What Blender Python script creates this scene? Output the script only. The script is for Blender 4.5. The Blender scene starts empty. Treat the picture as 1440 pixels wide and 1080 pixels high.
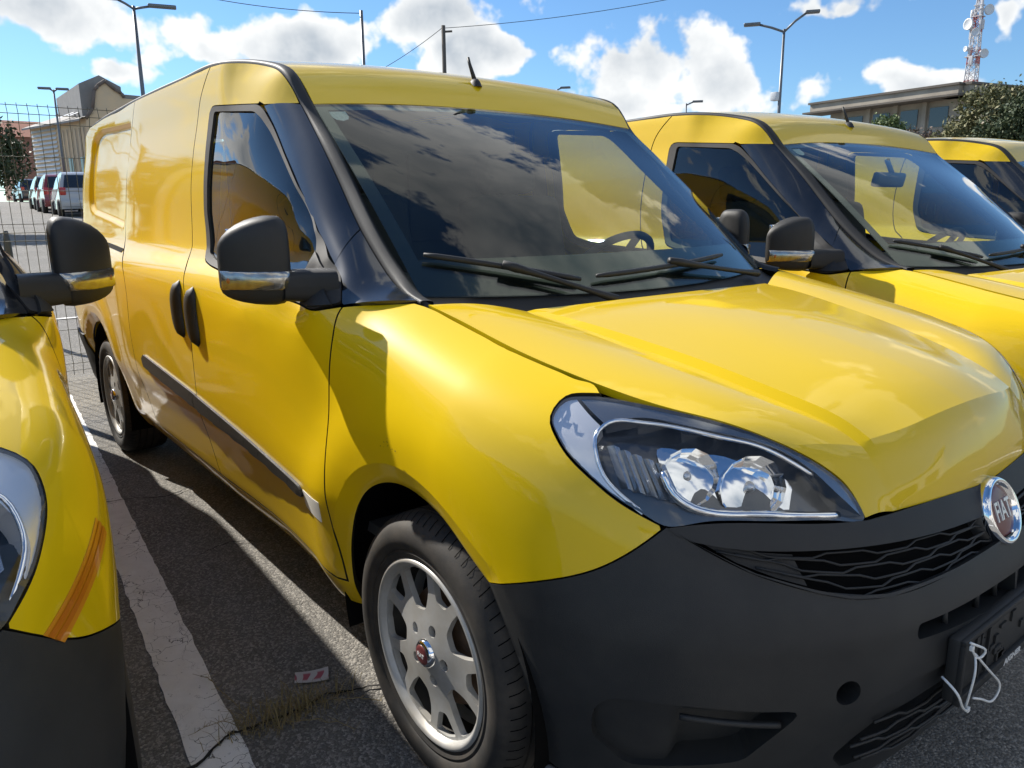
import bpy, bmesh, math, random
import numpy as np
from math import sin, cos, pi, radians, hypot, atan2
from mathutils import Vector, Matrix, geometry
random.seed(7); rng = np.random.default_rng(7)
scn = bpy.context.scene
# ------------------------------------------------------------------ camera
CAMP = Vector((1.309, -1.645, 1.261))
cd = bpy.data.cameras.new('camera'); cam = bpy.data.objects.new('camera', cd)
scn.collection.objects.link(cam); scn.camera = cam
cd.sensor_width = 36; cd.lens = 1082.223 / 1440 * 36; cd.clip_start = .02; cd.clip_end = 3000
_y, _p, _r = radians(141.817), radians(-12.946), radians(-.493)
_F = Vector((cos(_p)*cos(_y), cos(_p)*sin(_y), sin(_p)))
_R = Vector((sin(_y), -cos(_y), 0)); _U = _R.cross(_F)
_R2 = _R*cos(_r) + _U*sin(_r); _U2 = -_R*sin(_r) + _U*cos(_r)
cam.matrix_world = Matrix(((_R2.x, _U2.x, -_F.x, CAMP.x), (_R2.y, _U2.y, -_F.y, CAMP.y), (_R2.z, _U2.z, -_F.z, CAMP.z), (0, 0, 0, 1)))
scn.render.resolution_x, scn.render.resolution_y = 1024, 768
# ------------------------------------------------------------------ sun, sky, exposure
SUN_TRAVEL = Vector((1.28, .335, -1.0)).normalized()      # direction the light travels
SUN_DIR = -SUN_TRAVEL
sun_el = math.asin(SUN_DIR.z); sun_az = atan2(SUN_DIR.y, SUN_DIR.x)
sl = bpy.data.lights.new('sun', 'SUN'); sl.energy = 3.1; sl.angle = radians(.53); sl.color = (1, .945, .86)
so = bpy.data.objects.new('sun', sl); scn.collection.objects.link(so)
so.rotation_mode = 'QUATERNION'; so.rotation_quaternion = SUN_TRAVEL.to_track_quat('-Z', 'Y'); so.location = (0, 0, 30)
w = bpy.data.worlds.new('World'); scn.world = w; w.use_nodes = True
nt = w.node_tree; nt.nodes.clear()
class NG:
    """tiny helper to write node trees"""
    def __init__(s, nt): s.nt = nt
    def n(s, t, **kw):
        x = s.nt.nodes.new(t)
        for k, v in kw.items():
            if hasattr(x, k) and k not in ('inputs',): setattr(x, k, v)
        return x
    def l(s, a, b): s.nt.links.new(a, b)
    def val(s, x, sock):
        if isinstance(x, (int, float)): sock.default_value = x
        elif isinstance(x, (tuple, list)): sock.default_value = x
        else: s.l(x, sock)
    def math(s, op, a, b=0., c=None, clamp=False):
        m = s.n('ShaderNodeMath', operation=op); m.use_clamp = clamp
        s.val(a, m.inputs[0]); s.val(b, m.inputs[1])
        if c is not None: s.val(c, m.inputs[2])
        return m.outputs[0]
    def vmath(s, op, a, b=(0, 0, 0), out=0):
        m = s.n('ShaderNodeVectorMath', operation=op); s.val(a, m.inputs[0])
        if op == 'SCALE': s.val(b, m.inputs[3])
        else: s.val(b, m.inputs[1])
        return m.outputs[out]
    def mix(s, fac, a, b, blend='MIX'):
        m = s.n('ShaderNodeMix', data_type='RGBA', blend_type=blend)
        s.val(fac, m.inputs[0]); s.val(a, m.inputs[6]); s.val(b, m.inputs[7]); return m.outputs[2]
    def noise(s, vec, scale, detail=4, rough=.55, lac=2., dim='3D'):
        t = s.n('ShaderNodeTexNoise'); t.noise_dimensions = dim
        if vec is not None: s.l(vec, t.inputs['Vector'])
        t.inputs['Scale'].default_value = scale; t.inputs['Detail'].default_value = detail
        t.inputs['Roughness'].default_value = rough; t.inputs['Lacunarity'].default_value = lac
        return t.outputs[0]
    def rmap(s, v, a, b, c=0., d=1., smooth=False):
        m = s.n('ShaderNodeMapRange'); m.clamp = True
        if smooth: m.interpolation_type = 'SMOOTHSTEP'
        s.val(v, m.inputs[0])
        for i, q in enumerate((a, b, c, d)): s.val(q, m.inputs[i+1])
        return m.outputs[0]
    def ramp(s, v, stops):
        r = s.n('ShaderNodeValToRGB'); s.l(v, r.inputs[0])
        while len(r.color_ramp.elements) < len(stops): r.color_ramp.elements.new(.5)
        for e, (p, c) in zip(r.color_ramp.elements, stops): e.position = p; e.color = c
        return r.outputs[0]
g = NG(nt)
def build_sky():
    sky = g.n('ShaderNodeTexSky'); sky.sky_type = 'NISHITA'; sky.sun_disc = False
    sky.sun_elevation = sun_el; sky.sun_rotation = pi/2 - sun_az
    sky.air_density = 1.0; sky.dust_density = .15; sky.ozone_density = 1.6; sky.altitude = 60
    tc = g.n('ShaderNodeTexCoord'); d = tc.outputs['Generated']
    sep = g.n('ShaderNodeSeparateXYZ'); g.l(d, sep.inputs[0])
    # a flat cloud deck: direction projected on a plane, curved at the horizon
    h = g.math('MAXIMUM', sep.outputs[2], .0)
    k = g.math('DIVIDE', 1., g.math('ADD', h, .16))
    proj = g.vmath('SCALE', d, k)
    cl = CLOUDS(d, proj, sep.outputs[2])
    skyc = g.mix(1., sky.outputs[0], (.57, .79, 1.0, 1), 'MULTIPLY')
    col = g.mix(cl[0], skyc, cl[1])
    bg = g.n('ShaderNodeBackground'); g.l(col, bg.inputs[0]); bg.inputs[1].default_value = .064
    out = g.n('ShaderNodeOutputWorld'); g.l(bg.outputs[0], out.inputs[0])
def px_dir(px, py):
    v = _F + _R2*((px-720)/1082.223) - _U2*((py-540)/1082.223); return v.normalized()
def CLOUDS(d, proj, z):
    warp = g.n('ShaderNodeTexNoise'); g.l(d, warp.inputs['Vector']); warp.inputs['Scale'].default_value = 9; warp.inputs['Detail'].default_value = 3; warp.inputs['Roughness'].default_value = .6
    wv = g.vmath('SCALE', g.vmath('SUBTRACT', warp.outputs[1], (.5, .5, .5)), .085)
    dw = g.vmath('ADD', d, wv)
    # cumulus banks given as directions (azimuth, elevation, half sizes)
    tot = None
    def dens(vec):
        return g.noise(vec, 6.5, 5.5, .60)
    for (az, el, ra, re, amp) in BANKS:
        c = Vector((cos(el)*cos(az), cos(el)*sin(az), sin(el)))
        t = Vector((-sin(az), cos(az), 0)); u = c.cross(t); u = -u if u.z < 0 else u
        # ellipse in the tangent plane: one scaled distance
        x = g.n('ShaderNodeCombineXYZ')
        g.l(g.vmath('DOT_PRODUCT', dw, tuple(t/ra), 1), x.inputs[0]); g.l(g.vmath('DOT_PRODUCT', dw, tuple(u/re), 1), x.inputs[1]); g.l(g.vmath('DOT_PRODUCT', dw, tuple(c), 1), x.inputs[2])
        r = g.vmath('DISTANCE', x.outputs[0], (c.dot(t)/ra, c.dot(u)/re, 1.), 1)
        m = g.rmap(r, .15, 1.30, amp, 0)
        tot = m if tot is None else g.math('MAXIMUM', tot, m)
    # broken cumulus over the rest of the sky
    vz = g.n('ShaderNodeVectorMath', operation='MULTIPLY'); g.l(proj, vz.inputs[0]); vz.inputs[1].default_value = (1, 1, .4)
    rest = g.rmap(g.noise(vz.outputs[0], 1.15, 3, .5), .50, .72)
    d0 = dens(d)
    base = g.math('ADD', g.math('MULTIPLY', tot, .88), g.math('MULTIPLY', rest, REST))
    field = g.math('ADD', base, g.math('MULTIPLY', g.math('SUBTRACT', d0, .5), 2.9))
    cov = g.rmap(field, .40, .62, 0, 1, True)
    # light: compare density a little towards the sun and upward
    off = Vector((SUN_DIR.x, SUN_DIR.y, SUN_DIR.z))*.012 + Vector((0, 0, .032))
    d1 = dens(g.vmath('ADD', d, tuple(off)))
    lit = g.rmap(g.math('SUBTRACT', d0, d1), -.13, .12, 0, 1)
    thick = g.rmap(field, .60, 1.25, 0, 1)
    shade = g.math('ADD', g.math('MULTIPLY', lit, .62), g.math('MULTIPLY', g.math('SUBTRACT', 1., thick), .60), clamp=True)
    col = g.mix(shade, (2.5, 3.0, 3.6, 1), (6.9, 7.0, 7.0, 1))
    cov = g.math('MULTIPLY', cov, g.rmap(z, -.01, .03))
    return cov, col
def _bank(px, py, wx, wy, amp):
    v = px_dir(px, py); return (atan2(v.y, v.x), math.asin(v.z), wx/1082., wy/1082., amp)
REST = .62
BANKS = [_bank(60, 18, 140, 56, 1.45), _bank(20, 88, 60, 16, .8), _bank(160, 108, 50, 22, .85), _bank(262, 40, 42, 30, .7), _bank(300, 70, 45, 25, .7), _bank(420, 62, 85, 36, .9),
         _bank(600, 12, 60, 30, .75), _bank(670, 95, 60, 30, .95), _bank(910, 95, 115, 76, 1.25),
         _bank(1010, 110, 100, 55, 1.0), _bank(1150, 120, 50, 45, .85), _bank(1180, 8, 95, 26, .85), _bank(1285, 112, 75, 35, .9), _bank(1425, 30, 26, 34, .8), (radians(100), radians(60), .50, .34, 1.1), (radians(203), radians(14), .20, .07, .9), (radians(212), radians(24), .16, .08, .85), (radians(60), radians(40), .3, .2, .8), (radians(-40), radians(45), .35, .25, .85), (radians(-95), radians(35), .3, .2, .85), (radians(10), radians(30), .4, .16, .85)]
build_sky()
w.cycles.sampling_method = 'MANUAL'; w.cycles.sample_map_resolution = 512
scn.view_settings.view_transform = 'Standard'; scn.view_settings.look = 'None'; scn.view_settings.gamma = 1; scn.view_settings.use_curve_mapping = False
scn.view_settings.exposure = 1.25
scn.render.engine = 'CYCLES'
try:
    scn.cycles.max_bounces = 7; scn.cycles.diffuse_bounces = 3; scn.cycles.glossy_bounces = 4; scn.cycles.transparent_max_bounces = 14; scn.cycles.caustics_reflective = False; scn.cycles.caustics_refractive = False
except Exception: pass
# ------------------------------------------------------------------ materials
M = {}
def mat(name, col=(.5, .5, .5), rough=.5, metal=0., coat=0., coat_rough=.03, spec=.5, bump=None, var=None, emit=None):
    m = bpy.data.materials.new(name); m.use_nodes = True; n = NG(m.node_tree); m.node_tree.nodes.clear()
    b = n.n('ShaderNodeBsdfPrincipled'); o = n.n('ShaderNodeOutputMaterial'); n.l(b.outputs[0], o.inputs[0])
    b.inputs['Base Color'].default_value = (*col, 1); b.inputs['Roughness'].default_value = rough; b.inputs['Metallic'].default_value = metal
    b.inputs['Coat Weight'].default_value = coat; b.inputs['Coat Roughness'].default_value = coat_rough; b.inputs['Specular IOR Level'].default_value = spec
    tc = n.n('ShaderNodeTexCoord').outputs['Object']
    if var:      # (scale, amount, second colour)
        f = n.rmap(n.noise(tc, var[0], 5, .6), .38, .68); c = n.mix(n.math('MULTIPLY', f, var[1]), (*col, 1), (*var[2], 1)); n.l(c, b.inputs['Base Color'])
    if bump:     # (scale, strength, distance)
        bp = n.n('ShaderNodeBump'); bp.inputs['Strength'].default_value = bump[1]; bp.inputs['Distance'].default_value = bump[2]
        n.l(n.noise(tc, bump[0], 4, .6), bp.inputs['Height']); n.l(bp.outputs[0], b.inputs['Normal'])
    if emit: b.inputs['Emission Color'].default_value = (*emit[0], 1); b.inputs['Emission Strength'].default_value = emit[1]
    M[name] = m; return m
def glass(name, tint, ior=1.5, rough=0., faces=1.7):
    m = bpy.data.materials.new(name); m.use_nodes = True; n = NG(m.node_tree); m.node_tree.nodes.clear()
    o = n.n('ShaderNodeOutputMaterial'); t = n.n('ShaderNodeBsdfTransparent'); t.inputs[0].default_value = (*tint, 1)
    gl = n.n('ShaderNodeBsdfGlossy'); gl.inputs['Roughness'].default_value = rough; gl.inputs[0].default_value = (1, 1, 1, 1)
    ge = n.n('ShaderNodeNewGeometry'); c = n.math('ABSOLUTE', n.vmath('DOT_PRODUCT', ge.outputs['Incoming'], ge.outputs['Normal'], 1))
    f0 = ((ior-1)/(ior+1))**2; fr = n.math('ADD', f0, n.math('MULTIPLY', 1-f0, n.math('POWER', n.math('SUBTRACT', 1., c, clamp=True), 5.)))
    fac = n.math('MULTIPLY', fr, faces, clamp=True)   # both faces of the pane reflect
    mx = n.n('ShaderNodeMixShader'); n.l(fac, mx.inputs[0]); n.l(t.outputs[0], mx.inputs[1]); n.l(gl.outputs[0], mx.inputs[2]); n.l(mx.outputs[0], o.inputs[0])
    M[name] = m; return m
def paint(name, col):
    m = mat(name, col, .45, 0, .85, .02, .12); n = NG(m.node_tree); b = [x for x in m.node_tree.nodes if x.type == 'BSDF_PRINCIPLED'][0]
    tc = n.n('ShaderNodeTexCoord').outputs['Object']
    # road dust: stronger low on the body, uneven
    sp = n.n('ShaderNodeSeparateXYZ'); n.l(tc, sp.inputs[0])
    low = n.rmap(sp.outputs[2], .25, .55, .16, .0)
    dust = n.math('MULTIPLY', n.math('ADD', low, .015), n.rmap(n.noise(tc, 5., 6, .65), .35, .7))
    n.l(n.mix(dust, (*col, 1), (.30, .235, .12, 1)), b.inputs['Base Color'])
    n.l(n.math('ADD', .016, n.math('MULTIPLY', dust, .35)), b.inputs['Coat Roughness'])
    # faint orange peel
    bp = n.n('ShaderNodeBump'); bp.inputs['Strength'].default_value = .012; bp.inputs['Distance'].default_value = .004
    n.l(n.noise(tc, 160, 2, .5), bp.inputs['Height']); n.l(bp.outputs[0], b.inputs['Coat Normal'])
    return m
paint('yellow', (.82, .55, .003))
mat('black_plastic', (.020, .0205, .021), .55, spec=.4, bump=(900, .3, .0007), var=(3.5, .6, (.040, .039, .036)))
mat('bumper_plastic', (.018, .019, .020), .48, spec=.4, bump=(800, .4, .0009), var=(3.2, .8, (.042, .041, .038)))
mat('gloss_black', (.008, .009, .011), .22, coat=1., coat_rough=.08, var=(14, .35, (.03, .03, .032)))
mat('rubber', (.016, .016, .017), .7, var=(9, .5, (.05, .045, .038)), bump=(240, .2, .001))
mat('tyre', (.020, .019, .018), .75, var=(11, .8, (.066, .056, .045)), bump=(260, .25, .0012))
mat('rim_silver', (.50, .50, .485), .42, .3, var=(8, .6, (.32, .28, .21)), bump=(300, .05, .0005))
mat('chrome', (.86, .87, .88), .06, 1.)
mat('satin_silver', (.78, .78, .78), .30, .6)
mat('brake_rust', (.16, .10, .06), .8, .2, var=(30, .7, (.06, .045, .035)))
mat('lamp_dark', (.11, .113, .118), .22, .6, coat=.3)
mat('lamp_smoke', (.30, .305, .31), .16, .8)
mat('lamp_grey', (.42, .43, .44), .2, .85)
mat('dash', (.028, .033, .035), .6, bump=(500, .2, .0006))
mat('interior_grey', (.060, .064, .066), .85)
mat('headliner', (.19, .19, .185), .9)
mat('bulkhead', (.055, .066, .068), .7)
mat('seat_fabric', (.030, .032, .036), .95, bump=(400, .3, .001))
mat('void', (.004, .004, .004), .9, spec=.1)
mat('lip_grey', (.20, .20, .205), .5)
mat('shut_line_shade', (.03, .022, .008), .8)  # dark edge colour standing in for shade inside the shut lines
mat('tape_white', (.78, .77, .72), .5)
mat('tie_white', (.80, .80, .77), .4)
mat('text_white', (.72, .72, .70), .5)
mat('badge_red', (.15, .035, .035), .35, coat=.35)
mat('amber', (.75, .20, .02), .25, coat=.5)
glass('window_glass', (.60, .68, .58)); glass('windscreen_glass', (.66, .74, .64), 1.5, 0., 1.3); glass('lens', (.96, .965, .97), 1.38, 0., 1.)
glass('signal_lens', (.80, .80, .78), 1.45, .08)
mat('mirror_glass', (.8, .8, .8), .03, 1.)
mat('sticker', (.85, .86, .84), .6, var=(160, .5, (.4, .4, .4)))
# ------------------------------------------------------------------ mesh helpers
COL = scn.collection
def mesh(name, verts, faces, m=None, parent=None, normals=None, smooth=True, slots=None, fm=None):
    me = bpy.data.meshes.new(name)
    me.from_pydata([tuple(map(float, v)) for v in verts], [], [tuple(map(int, f)) for f in faces])
    if slots:
        for s in slots: me.materials.append(M[s])
        me.polygons.foreach_set('material_index', np.array(fm, dtype=np.int32))
    elif m: me.materials.append(M[m] if isinstance(m, str) else m)
    if smooth: me.polygons.foreach_set('use_smooth', np.ones(len(me.polygons), dtype=bool))
    me.update()
    if normals is not None: me.normals_split_custom_set_from_vertices([tuple(map(float, n)) for n in normals])
    o = bpy.data.objects.new(name, me); COL.objects.link(o)
    if parent: o.parent = parent
    return o
def empty(name, loc=(0, 0, 0), rz=0., parent=None):
    o = bpy.data.objects.new(name, None); COL.objects.link(o); o.location = loc; o.rotation_euler = (0, 0, rz); o.empty_display_size = .2
    if parent: o.parent = parent
    return o
def tag(o, label, cat, group=None):
    o['label'] = label; o['category'] = cat
    if group: o['group'] = group
    return o
def structure(o): o['kind'] = 'structure'; return o
class MB:
    """collects simple shapes into one mesh"""
    def __init__(s): s.v = []; s.f = []
    def add(s, v, f):
        b = len(s.v); s.v += [tuple(map(float, x)) for x in v]; s.f += [tuple(i+b for i in q) for q in f]; return s
    def box(s, c, d, rz=0., bev=0.):
        cx, cy, cz = c; hx, hy, hz = d[0]/2, d[1]/2, d[2]/2; P = []
        for z in (-hz, hz):
            for x, y in ((-hx, -hy), (hx, -hy), (hx, hy), (-hx, hy)):
                P.append((cx+x*cos(rz)-y*sin(rz), cy+x*sin(rz)+y*cos(rz), cz+z))
        return s.add(P, [(3, 2, 1, 0), (4, 5, 6, 7), (0, 1, 5, 4), (1, 2, 6, 5), (2, 3, 7, 6), (3, 0, 4, 7)])
    def rbox(s, c, d, r=.01, rot=None, seg=2):
        bm = bmesh.new(); bmesh.ops.create_cube(bm, size=1)
        bmesh.ops.scale(bm, vec=d, verts=bm.verts)
        bmesh.ops.bevel(bm, geom=bm.edges[:], offset=min(r, min(d)*.49), segments=seg, profile=.6, affect='EDGES')
        if rot is not None: bmesh.ops.transform(bm, matrix=rot.to_4x4(), verts=bm.verts)
        bmesh.ops.translate(bm, vec=c, verts=bm.verts)
        bm.verts.index_update(); s.add([v.co for v in bm.verts], [[v.index for v in f.verts] for f in bm.faces]); bm.free(); return s
    def tube(s, pts, r, n=8, cap=True):
        pts = [Vector(p) for p in pts]; R = r if hasattr(r, '__len__') else [r]*len(pts)
        up = None; rings = []
        for i, p in enumerate(pts):
            t = (pts[min(i+1, len(pts)-1)]-pts[max(i-1, 0)]).normalized()
            if up is None: up = t.orthogonal().normalized()
            up = (up - t*up.dot(t)).normalized(); sd = t.cross(up)
            rings.append([p + (up*cos(2*pi*k/n)+sd*sin(2*pi*k/n))*R[i] for k in range(n)])
        b = len(s.v)
        for q in rings: s.v += [tuple(x) for x in q]
        for i in range(len(rings)-1):
            for k in range(n): s.f.append((b+i*n+k, b+i*n+(k+1) % n, b+(i+1)*n+(k+1) % n, b+(i+1)*n+k))
        if cap: s.f.append(tuple(b+k for k in reversed(range(n)))); s.f.append(tuple(b+(len(rings)-1)*n+k for k in range(n)))
        return s
    def lathe(s, prof, n=48, axis='y', c=(0, 0, 0), a0=0., a1=2*pi):
        full = abs(a1-a0-2*pi) < 1e-6; m = n if full else n+1; b = len(s.v)
        for k in range(m):
            a = a0+(a1-a0)*k/n
            for r, h in prof:
                if axis == 'y': p = (r*cos(a), h, r*sin(a))
                elif axis == 'z': p = (r*cos(a), r*sin(a), h)
                else: p = (h, r*cos(a), r*sin(a))
                s.v.append((p[0]+c[0], p[1]+c[1], p[2]+c[2]))
        L = len(prof)
        for k in range(n):
            k2 = (k+1) % m
            for j in range(L-1): s.f.append((b+k*L+j, b+k2*L+j, b+k2*L+j+1, b+k*L+j+1))
        return s
    def grid(s, P, flip=False):
        """P[i][j] points"""
        b = len(s.v); n, m = len(P), len(P[0])
        for r in P: s.v += [tuple(map(float, q)) for q in r]
        for i in range(n-1):
            for j in range(m-1):
                q = (b+i*m+j, b+(i+1)*m+j, b+(i+1)*m+j+1, b+i*m+j+1); s.f.append(q[::-1] if flip else q)
        return s
    def prism(s, poly, z0, z1, fn=None):
        """polygon (list of 2d) extruded; fn maps (a,b,h) -> xyz"""
        fn = fn or (lambda a, b, h: (a, b, h)); n = len(poly); b = len(s.v)
        s.v += [fn(p[0], p[1], z0) for p in poly]+[fn(p[0], p[1], z1) for p in poly]
        s.f.append(tuple(b+i for i in reversed(range(n)))); s.f.append(tuple(b+n+i for i in range(n)))
        for i in range(n): s.f.append((b+i, b+(i+1) % n, b+n+(i+1) % n, b+n+i))
        return s
    def mirrored(s):
        o = MB(); o.v = [(x, -y, z) for x, y, z in s.v]; o.f = [tuple(reversed(f)) for f in s.f]; return o
    def build(s, name, m, parent=None, smooth=True, sharp=None, recalc=False):
        o = mesh(name, s.v, s.f, m, parent, smooth=smooth)
        if recalc:
            bm = bmesh.new(); bm.from_mesh(o.data); bmesh.ops.recalc_face_normals(bm, faces=bm.faces); bm.to_mesh(o.data); bm.free()
        if sharp is not None and smooth:
            try: o.data.set_sharp_from_angle(angle=radians(sharp))
            except Exception: pass
        return o
def cubic(xs, ys):
    """natural cubic spline, vector valued"""
    xs = np.array(xs, float); Y = np.array(ys, float); n = len(xs); h = np.diff(xs)
    A = np.zeros((n, n)); A[0, 0] = A[-1, -1] = 1; B = np.zeros_like(Y)
    for i in range(1, n-1):
        A[i, i-1] = h[i-1]; A[i, i] = 2*(h[i-1]+h[i]); A[i, i+1] = h[i]
        B[i] = 6*((Y[i+1]-Y[i])/h[i]-(Y[i]-Y[i-1])/h[i-1])
    S = np.linalg.solve(A, B)
    def f(x):
        x = np.atleast_1d(np.asarray(x, float)); i = np.clip(np.searchsorted(xs, x)-1, 0, n-2); H = h[i]
        a, b = xs[i+1]-x, x-xs[i]
        if Y.ndim > 1: a, b, H = a[:, None], b[:, None], H[:, None]
        return S[i]*a**3/(6*H)+S[i+1]*b**3/(6*H)+(Y[i]/H-S[i]*H/6)*a+(Y[i+1]/H-S[i+1]*H/6)*b
    return f
def curve(pts, n=None, step=.012):
    """smooth open curve through points"""
    P = np.array(pts, float); t = np.r_[0, np.cumsum(np.linalg.norm(np.diff(P, axis=0), axis=1))]
    n = n or max(2, int(t[-1]/step)+1); return cubic(t, P)(np.linspace(0, t[-1], n))
def inpoly(P, poly):
    x, y = P[:, 0], P[:, 1]; ins = np.zeros(len(P), bool); n = len(poly); j = n-1
    for i in range(n):
        xi, yi = poly[i]; xj, yj = poly[j]
        c = ((yi > y) != (yj > y)) & (x < (xj-xi)*(y-yi)/((yj-yi) if yj != yi else 1e-12)+xi); ins ^= c; j = i
    return ins
def pdist(P, poly, closed=True):
    d = np.full(len(P), 1e9); n = len(poly)
    for i in range(n if closed else n-1):
        a = np.array(poly[i], float); b = np.array(poly[(i+1) % n], float); ab = b-a
        t = np.clip(((P-a)@ab)/max(ab@ab, 1e-12), 0, 1); d = np.minimum(d, np.linalg.norm(P-a-t[:, None]*ab, axis=1))
    return d
def dens(poly, step, closed=True):
    out = []; n = len(poly)
    for i in range(n if closed else n-1):
        a = np.array(poly[i], float); b = np.array(poly[(i+1) % n], float); k = max(1, int(np.linalg.norm(b-a)/step+.5))
        out += [a+(b-a)*j/k for j in range(k)]
    if not closed: out.append(np.array(poly[-1], float))
    return np.array(out)
def area(p): p = np.array(p); return .5*np.sum(p[:, 0]*np.roll(p[:, 1], -1)-np.roll(p[:, 0], -1)*p[:, 1])
def inset(poly, d):
    p = np.array(poly, float); s = 1 if area(p) > 0 else -1
    e = np.roll(p, -1, 0)-p; e /= np.maximum(np.linalg.norm(e, axis=1), 1e-9)[:, None]
    nrm = np.c_[-e[:, 1], e[:, 0]]*s; m = nrm+np.roll(nrm, 1, 0); l = np.maximum((m*nrm).sum(1), .35)
    return p+m/l[:, None]*d
def rounded(poly, r, n=5):
    """round the corners of a polygon"""
    p = [np.array(q, float) for q in poly]; out = []; N = len(p)
    R = r if hasattr(r, '__len__') else [r]*N
    for i in range(N):
        a, b, c = p[i-1], p[i], p[(i+1) % N]; u = a-b; v = c-b; lu, lv = np.linalg.norm(u), np.linalg.norm(v)
        k = min(R[i], lu*.48, lv*.48); s, e = b+u/lu*k, b+v/lv*k
        for t in np.linspace(0, 1, n): out.append((1-t)**2*s+2*t*(1-t)*b+t*t*e)
    return np.array(out)
def smoothpoly(poly, step=.012):
    P = np.array(list(poly)+[poly[0]], float); n = len(poly); Q = np.array([poly[(i) % n] for i in range(-3, n+4)], float)
    t = np.r_[0, np.cumsum(np.sqrt(np.linalg.norm(np.diff(Q, axis=0), axis=1)))]; f = cubic(t, Q)
    out = f(np.linspace(t[3], t[3+n], max(12, int(np.linalg.norm(np.diff(P, axis=0), axis=1).sum()/step)))); return out[:-1]
def sheet(outline, surf, step=.02, bstep=.012, gap=.0029, hem=.014, holes=(), off=0., extra=None, hemhole=None):
    """trimmed panel: outline and holes in surface coordinates, lifted by surf(s,z)"""
    o = inset(dens(outline, bstep), gap) if gap else dens(outline, bstep)
    hs = [inset(dens(h, bstep), -gap) if gap else dens(h, bstep) for h in holes]
    lo, hi = o.min(0), o.max(0); xs = np.arange(lo[0], hi[0]+step, step); ys = np.arange(lo[1], hi[1]+step*.866, step*.866)
    G = np.array([(x+(step/2 if j % 2 else 0), y) for j, y in enumerate(ys) for x in xs])
    G = G[inpoly(G, o)]; G = G[pdist(G, o) > step*.45]
    if extra is not None:
        E = extra[inpoly(extra, o)]; E = E[pdist(E, o) > .003]
        G = G[np.array([((E-q)**2).sum(1).min() > (step*.40)**2 for q in G])]
    for h in hs:
        if len(G): G = G[~inpoly(G, h)]; G = G[pdist(G, h) > step*.45]
    if extra is not None: G = np.r_[G, E]
    allp = [o]+hs; vs = []; ed = []
    for q in allp:
        b = len(vs); vs += [Vector((float(a[0]), float(a[1]))) for a in q]; ed += [(b+i, b+(i+1) % len(q)) for i in range(len(q))]
    vs += [Vector((float(a[0]), float(a[1]))) for a in G]
    v2, e2, f2, *_ = geometry.delaunay_2d_cdt(vs, ed, [], 1, 1e-7)
    V = np.array([(a.x, a.y) for a in v2]); F = [tuple(f) for f in f2]
    cen = np.array([V[list(f)].mean(0) for f in F]); keep = inpoly(cen, o)
    for h in hs: keep &= ~inpoly(cen, h)
    F = [f for f, k in zip(F, keep) if k]
    P, N = lift(surf, V, off)
    a, b, c = (P[[f[i] for f in F]] for i in range(3)); fnm = np.cross(b-a, c-a); nm = N[[f[0] for f in F]]
    F = [f if d > 0 else f[::-1] for f, d in zip(F, (fnm*nm).sum(1))]
    verts = list(P); nor = list(N)
    if hem:
        cnt = {}
        for f in F:
            for i in range(3): cnt[(f[i], f[(i+1) % 3])] = 1
        for (i, j) in list(cnt):
            if (j, i) in cnt: continue
            k = len(verts); t = P[j]-P[i]; t = t/max(np.linalg.norm(t), 1e-9); hn = np.cross(t, N[i]); 
            verts += [P[i], P[j], P[j]-N[j]*hem, P[i]-N[i]*hem]; nor += [hn]*4; F.append((k, k+3, k+2, k+1))
    return np.array(verts), F, np.array(nor)
def lift(surf, V, off=0.):
    e = 8e-4; s, z = V[:, 0], V[:, 1]
    P = surf(s, z); du = surf(s+e, z)-surf(s-e, z); dv = surf(s, z+e)-surf(s, z-e)
    N = np.cross(du, dv); N /= np.maximum(np.linalg.norm(N, axis=1), 1e-12)[:, None]
    if off is not None and not (np.isscalar(off) and off == 0): P = P+N*(off(s, z)[:, None] if callable(off) else off)
    return P, N
def mirror(vfn): v, f, n = vfn; return v*np.array([1, -1, 1]), [tuple(reversed(q)) for q in f], n*np.array([1, -1, 1])
def join(*parts):
    V, F, N = [], [], []; b = 0
    for v, f, n in parts: V.append(v); N.append(n); F += [tuple(i+b for i in q) for q in f]; b += len(v)
    return np.concatenate(V), F, np.concatenate(N)
def put(name, vfn, m, parent):
    if m == 'yellow':     # turned-in edges coloured dark: the shade of the shut line is painted on
        return mesh(name, vfn[0], vfn[1], None, parent, normals=vfn[2], slots=['yellow', 'shut_line_shade'], fm=[0 if len(f) == 3 else 1 for f in vfn[1]])
    return mesh(name, vfn[0], vfn[1], m, parent, normals=vfn[2])
def text_mesh(txt, size, ext=.0, bold=0.):
    cu = bpy.data.curves.new('t', 'FONT'); cu.body = txt; cu.size = size; cu.extrude = ext; cu.offset = bold; cu.align_x = 'CENTER'; cu.align_y = 'CENTER'
    o = bpy.data.objects.new('t', cu); COL.objects.link(o); bpy.context.view_layer.update()
    me = bpy.data.meshes.new_from_object(o.evaluated_get(bpy.context.evaluated_depsgraph_get()))
    v = [tuple(x.co) for x in me.vertices]; f = [tuple(p.vertices) for p in me.polygons]
    bpy.data.objects.remove(o); bpy.data.curves.remove(cu); bpy.data.meshes.remove(me); return v, f
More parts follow.
